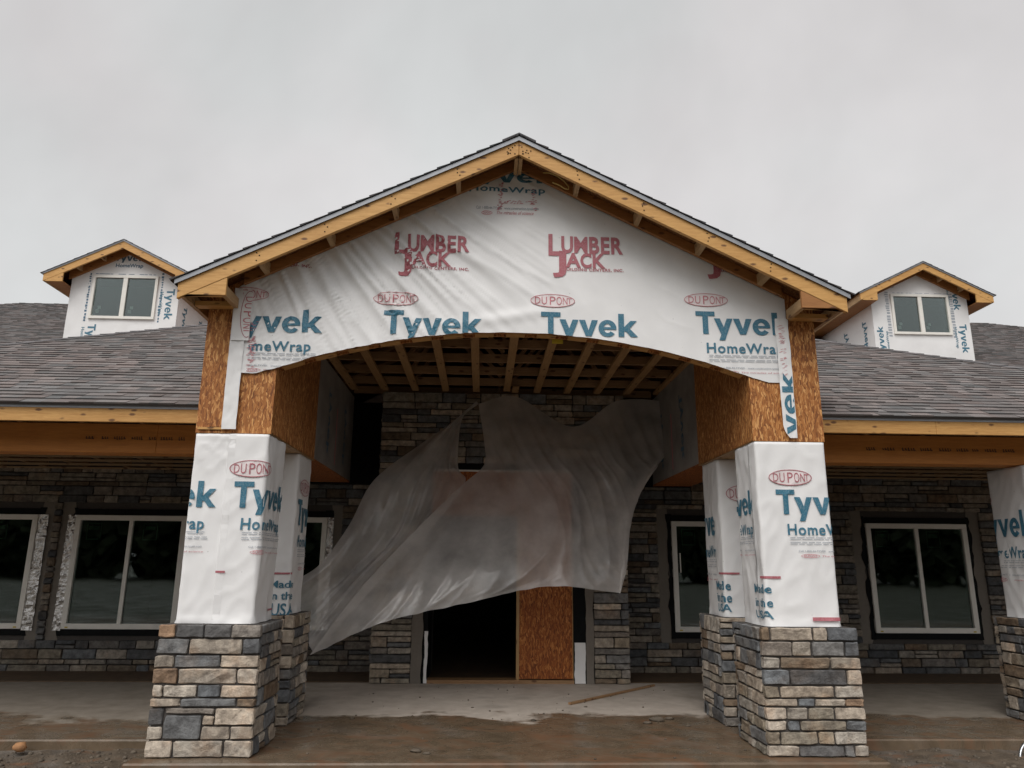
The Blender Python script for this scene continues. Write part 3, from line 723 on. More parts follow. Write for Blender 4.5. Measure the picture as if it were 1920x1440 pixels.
# hanging strips at both ends
def strip(x0, x1, z0, z1, seed, round_=0):
    b = MB(); nx_, nz_ = 8, 70
    def mp(x, z, off=0.):
        return Vector((x, -(.034 + off + .006*noise.noise((x*14, z*5, seed)) + .005*noise.noise((x*30, z*14, seed+3))), z))
    for j in range(nz_+1):
        z = z0+(z1-z0)*j/nz_
        for i in range(nx_+1):
            x = x0+(x1-x0)*i/nx_ + .007*noise.noise((z*5, seed, 0))
            if round_ and j < 8: 
                t = 1-j/8; w_ = x1-x0; x = x1-(x1-x)*(1-.45*t*t)
            b.v.append(tuple(mp(x, z)))
    for j in range(nz_):
        for i in range(nx_): a = j*(nx_+1)+i; b.f.append((a, a+1, a+nx_+2, a+nx_+1)); b.c.append(None)
    b.build('wrap_strip', M['wrap'], portico, smooth=True); return mp
mpsL = strip(-2.487, -2.365, 2.535, 3.80, 3)
mpsR = strip(2.338, 2.458, 2.53, 3.62, 5, 1)

def G(px, py): p = at(px, py, -.01); return p.x, p.z
aboveArch = lambda x, z: z-wbot(x)-.002
belowRake = lambda x, z: wtop(x)-z-.004
CL = (aboveArch, belowRake)
wG = G(1195, 600)[0]-G(1014, 600)[0]
for i, (px, py, pb) in enumerate(((421, 580, 622), (721, 583, 627), (1014, 586, 629), (1303, 584, 626))):
    x, zt = G(px, py); _, zb = G(px, pb)
    cl = CL
    if i == 0: cl = CL + (lambda a, c: a+2.325,)
    if i == 3: cl = CL + (lambda a, c: max(2.352-a, min(c-3.62, 2.442-a)),)
    brand(gmap, portico, x, zb, zt, wG, False, cl, .03, True, None, True, 20+i)
    # the oval over each word
    (xo, zo) = G((463, 743, 1036, 1323)[i], (553, 562, 565, 563)[i]); a_, b_ = .2, .063
    if i == 0: xo += .0
    lay('emblem_ground', oval_fill(xo, zo, a_, b_), gmap, M['blush'], portico, (lambda a, c: a-XW0-.012,), .03, .0018)
    lay('emblem', oval_ring(xo, zo, a_, b_, .005), gmap, M['pink'], portico, (lambda a, c: a-XW0-.012,), .03, .003)
    for ch, k0, k1, hh in (('D', -.80, -.56, .50), ('U', -.50, -.26, .58), ('P', -.13, .12, .64), ('O', .17, .41, .62), ('N', .46, .66, .54), ('T', .66, .86, .44)):
        lay('lettering', text_polys(ch, xo+k0*a_, xo+k1*a_, zo-hh*b_, zo+hh*b_, -.006), gmap, M['pink'], portico, (lambda a, c: a-XW0-.012,), .03, .0032)
# the builder's mark
def lumber(px0, px1, py, cl=CL, only=None):
    k = (px1-px0)/139.
    X = lambda q: G(px0+q*k, py)[0]; Zf = lambda q: G(px0+70*k, py+q)[1]
    r = M['red']
    L = [('L', 0, 22, 37, 0, .034), ('U', 24, 46, 32, 3, .034), ('M', 48, 73, 32, 3, .026), ('B', 76, 95, 32, 3, .034), ('E', 98, 114, 32, 3, .034), ('R', 117, 139, 32, 3, .034),
         ('J', 8, 33, 66, 31, .034), ('A', 32, 60, 59, 34, .034), ('C', 59, 80, 59, 34, .034), ('K', 82, 106, 59, 34, .034)]
    for ch, a, c, yb, yt, bold in L: lay('lettering', text_polys(ch, X(a), X(c), Zf(yb), Zf(yt), bold), gmap, r, portico, cl, .03)
    lay('lettering', text_polys('BUILDING CENTERS, INC.', X(28), X(139), Zf(66), Zf(61), .03, 0, 1.15), gmap, r, portico, cl, .03)
lumber(742, 881, 441); lumber(1028, 1167, 443)
lumber(452, 591, 436, CL); lumber(1314, 1453, 445, CL)
# top of the gable: darker in the shade of the overhang
x, zt = G(862, 316); _, zb = G(862, 341); x1 = G(1042, 330)[0]
lay('lettering', word_polys(x, x1, zb, zt), gmap, M['blue'], portico, CL, .03)
(xa, zt), (xb, zb) = G(880, 350), G(1022, 364); lay('lettering', text_polys('HomeWrap', xa, xb, zb, zt, .02, 0, 1.08), gmap, M['blue'], portico, CL, .03)
lay('small_print', text_polys('Call 1-800-44-TYVEK   www.construction.tyvek.com', G(893, 391)[0], G(1010, 391)[0], G(950, 394)[1], G(950, 389)[1], .01), gmap, M['grey'], portico, CL, .03)
(xo, zo) = G(913, 400); lay('small_print', oval_ring(xo, zo, .05, .02, .004) + text_polys('DUPONT', xo-.035, xo+.035, zo-.011, zo+.011) + text_polys('The miracles of science', G(930, 400)[0], G(1000, 400)[0], G(950, 403)[1], G(950, 397)[1], 0, .2), gmap, M['pink'], portico, CL, .03)
# smeared red marks where the print bleeds through along the folds
r = random.Random(5); Pm = []
for _ in range(70):
    x = 2.39+r.uniform(-.025, .02); z = r.uniform(3.08, 3.55); h = r.uniform(.004, .012); Pm.append([(x-.012, z), (x+.01, z+.006), (x+.014, z+.006+h*.4), (x-.01, z+h*.4)])
lay('red_mark', Pm, mpsR, M['pink'], portico)
Pm = []
for _ in range(60):
    x = -2.30+r.uniform(-.03, .03); z = r.uniform(3.08, 3.50); Pm.append([(x-.012, z), (x+.01, z+.004), (x+.012, z+.01), (x-.01, z+.006)])
lay('red_mark', Pm, gmap, M['pink'], portico, (lambda a, c: c-wbot(a)-.003,))
Pm = []
for _ in range(90):
    t = r.random(); side = r.choice((0, 1, 2)); x = (-.16+.02*t, .17-.02*t, -.15+.33*t)[side]; z = (4.62+.28*t, 4.62+.24*t, 4.70)[side]
    x += r.uniform(-.02, .02); z += r.uniform(-.015, .015); Pm.append([(x-.01, z), (x+.008, z+.003), (x+.01, z+.008), (x-.008, z+.006)])
lay('red_mark', Pm, gmap, M['pink'], portico, CL)
# rotated ovals and word on the strips
xo, zo = (at(466, 600, -.03).x, at(466, 590, -.03).z)
ring = oval_ring(xo, zo, .215, .068, .006); Lt = []
for ch, k0, k1, hh in (('D', -.80, -.56, .50), ('U', -.50, -.26, .58), ('P', -.13, .12, .64), ('O', .17, .41, .62), ('N', .46, .66, .54), ('T', .66, .86, .44)): Lt += text_polys(ch, xo+k0*.2, xo+k1*.2, zo-hh*.066, zo+hh*.066, 0)
ml = lambda u_, z_, o_=0.: Vector((u_, -(.046+o_+.004*noise.noise((u_*14, z_*5, 3))), z_))
b = MB()
for j in range(30):
    z_0, z_1 = zo-.24+.46*j/30, zo-.24+.46*(j+1)/30; b.quad(ml(-2.478, z_0, -.001), ml(-2.325, z_0, -.001), ml(-2.325, z_1, -.001), ml(-2.478, z_1, -.001))
b.build('wrap_patch', M['wrap'], portico, smooth=True)
lay('emblem', rot90(ring, xo, zo), ml, M['red'], portico, (lambda a, c: a+2.475, lambda a, c: -2.327-a)); lay('lettering', rot90(Lt, xo, zo), ml, M['pink'], portico, (lambda a, c: a+2.475, lambda a, c: -2.327-a))
pk = at(1478, 760, -.03); tw = word_polys(pk.x-.62, pk.x+.30, pk.z-.075, pk.z+.075)
lay('lettering', rot90u(tw, pk.x+.0, pk.z), mpsR, M['blue'], portico, (lambda a, c: a-2.352, lambda a, c: 2.452-a, lambda a, c: c-2.56, lambda a, c: 3.6-c))

# ------------------------------------------------------------------ portico roof
YF, YB = -.40, 5.6
for s in (-1, 1):
    def sl(xa, xb, y0_, y1_, dz0, dz1, name, mat, bev=0):
        b = MB(); b.hexa([(s*xa, y0_, rake(xa)+dz0), (s*xb, y0_, rake(xb)+dz0), (s*xb, y1_, rake(xb)+dz0), (s*xa, y1_, rake(xa)+dz0), (s*xa, y0_, rake(xa)+dz1), (s*xb, y0_, rake(xb)+dz1), (s*xb, y1_, rake(xb)+dz1), (s*xa, y1_, rake(xa)+dz1)])
        if s > 0: b.f = [tuple(f) for f in b.f]
        else: b.f = [tuple(reversed(f)) for f in b.f]
        return b.build(name, mat, portico, bevel=bev)
    sl(.0012, 2.83, YF, YF+.038, -.141, -.002, 'rake_board', M['lum_x'], .003)
    sl(.0012, 2.40, -.085, -.046, -.094, -.002, 'sub_rake_board', M['subf'])
    sl(.0, 2.84, YF-.012, YB, .0, .030, 'roof_deck', M['deck'])
    sl(.0, 2.855, YF-.018, YF-.0135, -.008, .032, 'drip_edge', M['drip'])
    for k in range(1, 5):          # lookouts under the overhang
        xk = .555*k-.02; b = MB(); z1_ = rake(xk)-.004
        b.hexa([(s*(xk-.019), YF+.039, z1_-.085), (s*(xk+.019), YF+.039, z1_-.105), (s*(xk+.019), -.086, z1_-.105), (s*(xk-.019), -.086, z1_-.085), (s*(xk-.019), YF+.039, z1_+.006), (s*(xk+.019), YF+.039, z1_-.012), (s*(xk+.019), -.086, z1_-.012), (s*(xk-.019), -.086, z1_+.006)])
        b.build('lookout', M['lum_y'], portico)
    # eave fascia along the side
    b = MB(); xf = 2.832
    b.box(*(sorted((s*(xf-.036), s*xf))), YF+.04, 3.6, 3.60, rake(xf)-.003); b.build('eave_board', M['lum_y'], portico)
    b = MB(); b.box(*sorted((s*2.70, s*2.795)), .35, 3.6, 3.602, 3.63); b.build('soffit_board', M['lum_y'], portico)
    # cornice return box: front triangle, bottom rails and inner side board
    b = MB(); tri = [(2.435, 3.60), (2.793, 3.60), (2.793, rake(2.793)-.143), (2.435, rake(2.435)-.143)]
    tri = [(s*x, z) for x, z in tri]; b.prism(tri if s > 0 else tri[::-1], YF+.004, YF+.030); b.build('return_end_board', M['subf'] if s > 0 else M['lum_x'], portico)
    b = MB(); b.box(*sorted((s*2.436, s*2.474)), YF+.032, -.06, 3.602, 3.69); b.build('return_side_board', M['lum_y'], portico)
    b = MB(); b.box(*sorted((s*2.476, s*2.792)), YF+.034, YF+.072, 3.603, 3.641); b.build('return_rail', M['lum_x'], portico)
    b = MB(); b.box(*sorted((s*2.476, s*2.792)), -.11, -.016, 3.604, 3.645); b.build('return_rail', M['lum_x'], portico)
    # shingles
    mbs = MB(); V = Vector((-s*1, 0, .5)).normalized(); Nn = Vector((s*.5, 0, 1)).normalized()
    O = Vector((s*2.87, 0, rake(2.87)+.036))
    Ud = Vector((0, 1, 0))
    shingles(mbs, O, Ud, V, Nn, lambda v: YF-.03, lambda v: YB-.02, 2.87*math.sqrt(1.25), rng, base=(.075, .075, .082))
    if s > 0: pass
    tag(mbs.build('shingle', M['shingle'], portico, colors=True), kind='stuff')
b = MB()
for k in range(24):
    y0_ = YF-.03+k*.25
    for s in (-1, 1): b.hexa([(0, y0_, 5.162), (s*.15, y0_, 5.087), (s*.15, y0_+.27, 5.081), (0, y0_+.27, 5.156), (0, y0_, 5.176), (s*.15, y0_, 5.101), (s*.15, y0_+.27, 5.091), (0, y0_+.27, 5.166)], (.07, .07, .076))
tag(b.build('ridge_cap', M['shingle'], portico, colors=True), kind='stuff')
r = random.Random(41); g = MB()
for s in (-1, 1):
    for k in range(9):
        x = r.uniform(.02, .12); z = rake(x)-r.uniform(.02, .125); g.box(s*x-.005, s*x+.005, YF-.004, YF+.001, z-.004, z+.004)
    for k in range(1, 5):
        for j in range(3): x = .555*k-.02+r.uniform(-.02, .02); z = rake(x)-.03-.035*j; g.box(s*x-.005, s*x+.005, YF-.004, YF+.001, z-.004, z+.004)
tag(g.build('nail_head', M['felt'], portico), kind='stuff')
# king block under the peak and a loose loop of cable
b = MB(); b.box(-.035, -.003, YF+.039, -.09, 4.95, 5.08); b.build('ridge_block', M['lum_z'], portico)
b = MB(); b.box(.003, .035, YF+.039, -.09, 4.95, 5.08); b.build('ridge_block', M['lum_z'], portico)
cv = bpy.data.curves.new('cable', 'CURVE'); cv.dimensions = '3D'; sp = cv.splines.new('POLY')
pts = [at(q[0], q[1], -.22) for q in ((1018, 324), (1030, 324), (1045, 330), (1058, 340), (1066, 350), (1066, 355), (1060, 354), (1050, 348), (1036, 342))]
sp.points.add(len(pts)-1)
for q, p in zip(sp.points, pts): q.co = (*p, 1)
cv.bevel_depth = .005; cv.materials.append(M['wire']); o = link('cable_loop_curve', cv)
me = bpy.data.meshes.new_from_object(o.evaluated_get(bpy.context.evaluated_depsgraph_get())); bpy.data.objects.remove(o); link('cable', me, portico)
if not me.materials: me.materials.append(M['wire'])

# ceiling: trusses across, flat strapping lengthwise
for k in range(7):
    y = .32+.58*k
    if y > 4.4: break
    b = MB(); b.box(-2.08, 2.08, y, y+.038, 3.742, 3.838)
    for s in (-1, 1):
        b.bar((s*.05, y+.019, 3.86), (s*.75, y+.019, 4.66), .036, .085, (0, 1, 0)); b.bar((s*.75, y+.019, 4.66), (s*1.3, y+.019, 3.86), .036, .085, (0, 1, 0))
        b.bar((0, y+.019, 4.98), (s*2.75, y+.019, 3.63), .036, .088, (0, 1, 0))
    b.build('roof_truss', M['truss'], portico)
for k in range(-5, 6):
    x = .408*k+.03; b = MB(); b.box(x-.044, x+.044, .16, 3.46 if k != 0 else 3.40, 3.703, 3.7405); b.build('ceiling_strap', M['strap'], portico)
b = MB(); b.box(.10, .188, 3.1, 3.47, 3.7, 3.7015+.0005); b.build('ceiling_strap', M['strap'], portico)
b = MB(); p = at(1045, 634, .16); b.box(p.x-.05, p.x+.05, .15, .158, 3.40+.0, 3.48); b.build('yellow_tag', M['yellow'], portico)

# ------------------------------------------------------------------ entry bay (stone door surround)
EY = 3.5; EX0, EX1 = -1.635, 1.625; OX0, OX1, OZ = -1.13, 1.17, 2.74
r = random.Random(31)
b = MB(); b.box(EX0+.03, OX0, EY+.05, 4.49, 0, 3.70); b.box(OX1, EX1-.03, EY+.05, 4.49, 0, 3.70); b.box(OX0, OX1, EY+.05, 4.49, OZ, 3.70)
bay = b.build('door_surround', M['mortar'], portico)
holes = [(OX0-EX0, OX1-EX0, 0, OZ)]
for (u, z, w, h) in stone_field(0, EX1-EX0, 0, 3.70, r, holes, .14, .48): put_stone(bay, (EX0, EY+.05, 0), (1, 0, 0), (0, -1, 0), u, z, w, h, .05, pick(r, False), r)
for (u, z, w, h) in stone_field(0, .94, 0, 3.70, r, (), .16, .5):
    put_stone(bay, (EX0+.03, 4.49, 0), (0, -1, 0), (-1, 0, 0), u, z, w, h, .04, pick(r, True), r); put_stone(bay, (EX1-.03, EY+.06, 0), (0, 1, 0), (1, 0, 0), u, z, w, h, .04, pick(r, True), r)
# scratch coat edges, flashing and framing inside the opening
def wavy(x0, x1, z0, z1, y, seed, amp=.02, side='x'):
    b = MB(); n = 28; L = []; R = []
    for i in range(n+1):
        z = z0+(z1-z0)*i/n; L.append((x0+amp*(noise.noise((z*4, seed, 1))+.5*noise.noise((z*14, seed, 2))), z)); R.append((x1+amp*(noise.noise((z*4, seed, 8))+.5*noise.noise((z*14, seed, 4))), z))
    for i in range(n): b.hexa([(L[i][0], y-.006, L[i][1]), (R[i][0], y-.006, R[i][1]), (R[i][0], y, R[i][1]), (L[i][0], y, L[i][1]), (L[i+1][0], y-.006, L[i+1][1]), (R[i+1][0], y-.006, R[i+1][1]), (R[i+1][0], y, R[i+1][1]), (L[i+1][0], y, L[i+1][1])])
    return b
wavy(OX0, OX0+.135, 0, OZ, EY+.03, 1).build('scratch_coat', M['scratch'], portico); wavy(OX1-.10, OX1, 0, OZ, EY+.03, 2).build('scratch_coat', M['scratch'], portico)
b = MB(); b.box(OX0, OX0+.2, EY+.032, EY+.9, 0, OZ); b.build('flashing', M['felt'], portico)
b = MB(); b.box(OX1-.26, OX1, EY+.032, EY+.9, 0, OZ); b.build('flashing', M['felt'], portico)
b = MB(); b.box(OX0+.2, OX1-.26, EY+.032, EY+.05, 2.66, OZ); b.build('flashing', M['felt'], portico)
wavy(OX0+.165, OX0+.205, .005, .62, EY+.03, 5, .012).build('wrap_scrap', M['wrap'], portico); wavy(.925, 1.06, .005, .49, EY+.028, 6, .01).build('wrap_scrap', M['wrap'], portico)
b = MB(); b.box(-.93, .915, EY+.055, EY+.068, 2.06, 2.655); b.build('header_panel', M['osb_red'], portico)
b = MB(); b.box(-.93, .915, EY+.045, EY+.054, 2.637, 2.66); b.build('header_trim', M['frame'], portico)
b = MB(); b.box(.225, .90, EY+.055, EY+.068, .055, 2.058); b.build('door_panel', M['osb_red'], portico)
b = MB(); b.box(.187, .224, EY+.05, EY+.14, .045, 2.055); b.build('door_stud', M['lum_z'], portico)
b = MB(); b.box(.9, .915, EY+.05, EY+.14, .045, 2.055); b.build('door_stud', M['lum_z'], portico)
b = MB(); b.box(-.93, .915, EY+.03, EY+.25, .0, .042); b.build('sill_plate', M['truss'], portico)
# upper rear wall of the portico in black felt
for s in (-1, 1):
    b = MB(); b.box(*sorted((s*1.60, s*2.75)), 4.43, 4.47, 2.55, 3.74); b.build('felt_panel', M['felt'], portico)

# ------------------------------------------------------------------ house walls
WY = 4.5
WIN = [(-8.02, -6.47), (-5.95, -4.42), (-4.0, -2.46), (2.456, 3.98), (5.312, 6.816)]
WZ0, WZ1 = .545, 2.07
b = MB(); xs_ = [-8.5] + [q for w in WIN for q in w] + [8.5]
dz_ = [(-.93, .9)]
def wallseg(x0, x1, z0, z1): b.box(x0, x1, WY, WY+.16, z0, z1)
edges = [-8.5, -8.02, -6.47, -5.95, -4.42, -4.0, -2.46, -.93, .9, 2.456, 3.98, 5.312, 6.816, 8.5]
for a, c in zip(edges, edges[1:]):
    if (a, c) in WIN: wallseg(a, c, 0, WZ0); wallseg(a, c, WZ1, 3.72)
    elif (a, c) == (-.93, .9): wallseg(a, c, 2.6, 3.72)
    else: wallseg(a, c, 0, 3.72)
wall = b.build('front_wall', M['mortar'], house)
b = MB(); b.box(-21, -8.505, WY, WY+.16, -.2, 2.9); b.box(8.505, 22, WY, WY+.16, -.2, 2.9); b.box(-21, -20.84, WY+.17, 16, -.2, 2.9); b.box(21.84, 22, WY+.17, 16, -.2, 2.9); b.box(-21, 22, 16.01, 16.2, -.2, 2.9)
b.build('outer_wall', M['wrap'], house)
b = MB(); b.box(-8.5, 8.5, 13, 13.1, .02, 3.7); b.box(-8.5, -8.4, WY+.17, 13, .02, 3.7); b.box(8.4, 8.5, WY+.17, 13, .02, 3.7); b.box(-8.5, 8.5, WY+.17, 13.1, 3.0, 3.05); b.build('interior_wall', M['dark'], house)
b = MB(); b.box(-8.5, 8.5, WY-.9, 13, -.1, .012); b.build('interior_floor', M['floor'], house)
b = MB(); b.box(-1.1, -.32, 9.5, 9.6, .9, 1.0); b.build('interior_shelf', M['lum_x'], house)
# cladding stones: keep clear of scratch-coat margins round the windows
r = random.Random(52); stones = []
for x0, x1 in ((-8.4, EX0-.01), (EX1+.01, 8.4)):
    hl = []
    for (a, c) in WIN:
        if a > x0 and c < x1: hl.append((a-.20-x0, c+.20-x0, WZ0-.14, WZ1+.17))
    # pairs of windows stand close: a narrow stone pier between them
    for (u, z, w, h) in stone_field(0, x1-x0, 0, 2.74, r, hl, .15, .52): stones.append((x0+u, z, w, h))
# the stones the photograph shows largest become parts, the others one joined piece
def visible(s):
    x = s[0]+s[2]/2; return s[2]*s[3] if abs(x) < 7.6 and not (2.75 < x < 4.35) and not (-4.3 < x < -3.1) else 0
stones.sort(key=visible, reverse=True); sm = MB()
for i, (x, z, w, h) in enumerate(stones):
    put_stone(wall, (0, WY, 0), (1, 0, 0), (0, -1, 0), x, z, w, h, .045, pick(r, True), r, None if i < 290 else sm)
tag(sm.build('stone', M['stone'], wall, smooth=False, colors=True), kind='stuff')
# windows
def window(root, x0, x1, z0, z1, y, fr=.072, casement=None, foil=(), green=True, seed=0, tape=True):
    f = MB(); f.box(x0, x1, y, y+.07, z0, z0+fr); f.box(x0, x1, y, y+.07, z1-fr, z1); f.box(x0, x0+fr, y, y+.07, z0+fr, z1-fr); f.box(x1-fr, x1, y, y+.07, z0+fr, z1-fr)
    fo = f.build('window', M['frame'], root, bevel=.004); xm = (x0+x1)/2
    m = MB(); m.box(xm-.026, xm+.026, y+.008, y+.06, z0+fr, z1-fr); m.build('mullion', M['frame'], fo)
    for a, c in ((x0+fr, xm-.026), (xm+.026, x1-fr)):
        g = MB(); g.box(a, c, y+.035, y+.041, z0+fr, z1-fr); g.build('pane', M['glass'], fo)
    if green:
        for a in (x0+fr+.08, xm+.16):
            g = MB(); w_ = .2; g.box(a, a+w_, y+.0445, y+.046, z1-.34, z1-.325); g.box(a, a+w_, y+.0445, y+.046, z1-.12, z1-.105); g.box(a, a+.012, y+.0445, y+.046, z1-.325, z1-.12); g.box(a+w_-.012, a+w_, y+.0445, y+.046, z1-.325, z1-.12); g.box(a+.03, a+.17, y+.0445, y+.046, z1-.2, z1-.15)
            g.build('sticker', M['green'], fo)
    if tape:
        for a in (x0+.06, x1-.1):
            g = MB(); g.box(a, a+.04, y-.003, y-.0005, z0+.015, z0+.032); g.build('sticker', M['yellow'], fo)
    return fo
for i, (a, c) in enumerate(WIN):
    fo = window(house, a, c, WZ0, WZ1, WY-.045, seed=i)
    if i == 3:
        g = MB(); g.box(a+.10, a+.115, WY-.05, WY-.046+.0, 1.35, 1.62); g.build('latch', M['frame'], fo)
    # black membrane and scratch coat round the frame
    wavy(a-.06, a-.002, WZ0-.09, WZ1+.10, WY-.012, 3+i, .05).build('membrane', M['felt'], house); wavy(c+.002, c+.06, WZ0-.09, WZ1+.10, WY-.012, 13+i, .05).build('membrane', M['felt'], house)
    m = MB(); m.box(a, c, WY-.02, WY-.004, WZ1+.002, WZ1+.085); m.build('membrane', M['felt'], house); m = MB(); m.box(a, c, WY-.02, WY-.004, WZ0-.085, WZ0-.002); m.build('membrane', M['felt'], house)
    wavy(a-.215, a-.045, WZ0-.15, WZ1+.18, WY-.003, 23+i, .045).build('scratch_coat', M['scratch'], house); wavy(c+.045, c+.215, WZ0-.15, WZ1+.18, WY-.003, 33+i, .045).build('scratch_coat', M['scratch'], house)
def foil(x0, x1, z0, z1, seed):
    b = MB(); nx_, nz_ = 7, 60
    for j in range(nz_+1):
        for i in range(nx_+1):
            x = x0+(x1-x0)*i/nx_+.008*noise.noise((j*.3, seed, 0)); z = z0+(z1-z0)*j/nz_
            b.v.append((x, WY-.032+.02*noise.noise((x*22, z*18, seed)), z))
    for j in range(nz_):
        for i in range(nx_): a = j*(nx_+1)+i; b.f.append((a, a+1, a+nx_+2, a+nx_+1)); b.c.append(None)
    b.build('foil_flashing', M['foil'], house)
foil(-6.468, -6.33, WZ0-.02, WZ1, 1); foil(-6.06, -5.952, WZ0-.02, WZ1, 2); foil(-2.458, -2.37, WZ0, WZ1, 3); foil(-8.14, -8.02, WZ0, WZ1, 4)

# ------------------------------------------------------------------ side porches: beam, fascia, ceiling straps, roof
EAVE_Y, EAVE_Z, HX = .40, 2.80, 8.72
for s in (-1, 1):
    xa, xb = sorted((s*2.712, s*8.3))
    cut = [-8.3, -6.4, -3.43, -2.712] if s < 0 else [2.712, 2.86, 6.1, 8.3]
    for a, c in zip(cut, cut[1:]):
        b = MB(); b.box(a+.001, c-.001, .935, 1.16, 2.458, 2.74); o = b.build('porch_beam', M['lvl'], house, bevel=.003)
    b = MB(); xq0, xq1 = sorted((s*2.712, s*(HX-.04)))
    cut = [-8.68, -5.6, -2.712] if s < 0 else [2.712, 3.98, 8.68]
    for a, c in zip(cut, cut[1:]):
        b = MB(); b.box(a+.001, c-.001, EAVE_Y+.005, EAVE_Y+.042, 2.662, 2.797); b.build('fascia_board', M['lum_x'], house, bevel=.003)
    b = MB(); b.box(xq0, xq1, EAVE_Y-.002, EAVE_Y+.003, 2.785, 2.822); b.build('drip_edge', M['drip'], house)
    b = MB(); b.box(xq0, xq1, .60, .64, 2.72, 2.81); b.box(xq0, xq1, .80, .84, 2.74, 2.83); b.build('soffit_framing', M['truss'], house)
    for k in range(8):
        y = 1.5+.42*k
        b = MB(); b.box(xa, xb, y, y+.064, 2.716, 2.74); b.build('ceiling_strap', M['strap_x'], house)
    for k in range(10):
        x = s*(3.0+.58*k)
        b = MB(); b.box(x-.019, x+.019, .7, 4.5, 2.742, 2.88); b.build('ceiling_joist', M['truss'], house)
# faint mill print on the beams
mpb = lambda u, z, o=0.: Vector((u, .935-.001-o, z))
for px_, py_, n_ in ((160, 825, 7), (1625, 845, 9)):     # worn stamp, no longer legible
    a = at(px_, py_, .93).x; r = random.Random(px_); P = []; u = a
    for k in range(n_):
        for j in range(r.randint(3, 5)):
            w_ = r.uniform(.012, .024); h_ = r.uniform(.022, .036); P += rect(u, u+w_*.55, 2.60-h_/2, 2.60+h_/2) + rect(u+w_*.56, u+w_, 2.60-h_/2, 2.60-h_/2+.012); u += w_+.007
        u += r.uniform(.03, .07)
    o = lay('mill_print', P, mpb, M['print'], house, (), .2)
    if o: tag(o, kind='stuff')

def plane_mesh(name, poly, mat): 
    b = MB(); b.v = [tuple(p) for p in poly]; b.f = [tuple(range(len(poly)))]; b.c = [None]; return b.build(name, mat, house)
# porch block roof: front slope with 45 degree hips, side slopes behind
mroof = .5; AP = HX; R2 = math.sqrt(1+mroof**2)
zf = lambda y: EAVE_Z+.02+mroof*(y-(EAVE_Y-.03))
E0 = EAVE_Y-.03; ap_y = E0+HX; apz = zf(ap_y)
VY = E0+(rake(2.83)-zf(E0))/mroof; VT = VY+2.83
def xcut(y): return 2.72 if y < VY-.1 else max(0, 2.62-(y-VY))
b = MB(); zt_ = lambda x, y: (x, y, zf(y))
for s in (-1, 1):
    P = [zt_(s*HX, E0), zt_(s*2.72, E0), zt_(s*2.72, VY-.1), zt_(0, VT-.2), zt_(0, ap_y)]; n = len(b.v); b.v += P; b.f.append(tuple(range(n, n+5))); b.c.append(None)
    n = len(b.v); b.v += [zt_(s*HX, E0), (0, ap_y, apz), (0, 16, apz), (s*HX, 16, zf(E0))]; b.f.append((n, n+1, n+2, n+3)); b.c.append(None)
porch_roof = b.build('porch_roof', M['deck'], house)
V = Vector((0, 1, mroof)).normalized(); Nn = Vector((0, -mroof, 1)).normalized()
mb_ = MB(); kx = 1/R2
shingles(mb_, (0, E0, zf(E0)+.004), (1, 0, 0), V, Nn, lambda v: -(HX-v*kx), lambda v: -xcut(E0+v*kx), HX*R2*.97, rng)
shingles(mb_, (0, E0, zf(E0)+.004), (1, 0, 0), V, Nn, lambda v: xcut(E0+v*kx), lambda v: HX-v*kx, HX*R2*.97, rng)
tag(mb_.build('shingle', M['shingle'], porch_roof, colors=True), kind='stuff')
for s in (-1, 1):     # hip caps
    mb_ = MB(); H0 = Vector((s*HX, E0, zf(E0)+.01)); H1 = Vector((0, ap_y, apz+.01)); d = (H1-H0); L = d.length; d.normalize()
    k = 0.; 
    sv = Vector((s*1, 1, 0)).normalized(); w_ = .12
    while k < L-.2:
        a, c = H0+d*k, H0+d*min(k+.2, L); sd_ = Vector((-s*.707, .707, 0)) 
        fdir = Vector((-s*1, 0, 0)); bdir = Vector((0, 1, 0))
        sh = rng.choice((.75, .9, 1.1)); cc = (.15*sh, .14*sh, .143*sh)
        p1a, p1c = a+Vector((-s*w_, 0, 0))+Vector((0, 0, .002)), c+Vector((-s*w_, 0, 0))+Vector((0, 0, .002))
        up_ = Vector((0, 0, .022)); up2 = Vector((0, 0, .012))
        mb_.quad(p1a+up2, a+up_, c+up2, p1c+Vector((0, 0, .004)), cc); p2a, p2c = a+Vector((0, w_, 0)), c+Vector((0, w_, 0)); mb_.quad(a+up_, p2a+up2, p2c, c+up2, cc)
        mb_.quad(p1a, a, a+up_, p1a+up2, (.05, .05, .05)); k += .2
    tag(mb_.build('hip_cap', M['shingle'], porch_roof, colors=True), kind='stuff')
# main roof behind
my0, mz0 = 2.4, 2.8; RY = 13.3; RZ = mz0+mroof*(RY-my0); RX0, RX1 = -12.95, 14.1
b = MB(); hw = RY-my0
b.v = [(RX0-hw, my0, mz0), (RX1+hw, my0, mz0), (RX1, RY, RZ), (RX0, RY, RZ), (RX0-hw, RY+hw, mz0), (RX1+hw, RY+hw, mz0), (-8.6, my0, mz0), (-8.6, 4.75, mz0+.5*(4.75-my0)), (8.6, 4.75, mz0+.5*(4.75-my0)), (8.6, my0, mz0)]
b.f = [(0, 6, 7, 8, 9, 1, 2, 3), (0, 3, 4), (1, 5, 2), (3, 2, 5, 4)]; b.c = [None]*4
main_roof = b.build('main_roof', M['deck'], house)
mb_ = MB(); O = Vector((0, my0, mz0+.004))
shingles(mb_, O, (1, 0, 0), V, Nn, lambda v: max(-17, RX0-hw+v*kx), lambda v: -5.2 if v > 2.65 else -8.6, hw*R2, rng, base=(.135, .122, .118)); shingles(mb_, O, (1, 0, 0), V, Nn, lambda v: 5.8 if v > 2.65 else 8.6, lambda v: min(19, RX1+hw-v*kx), hw*R2, rng, base=(.135, .122, .118))
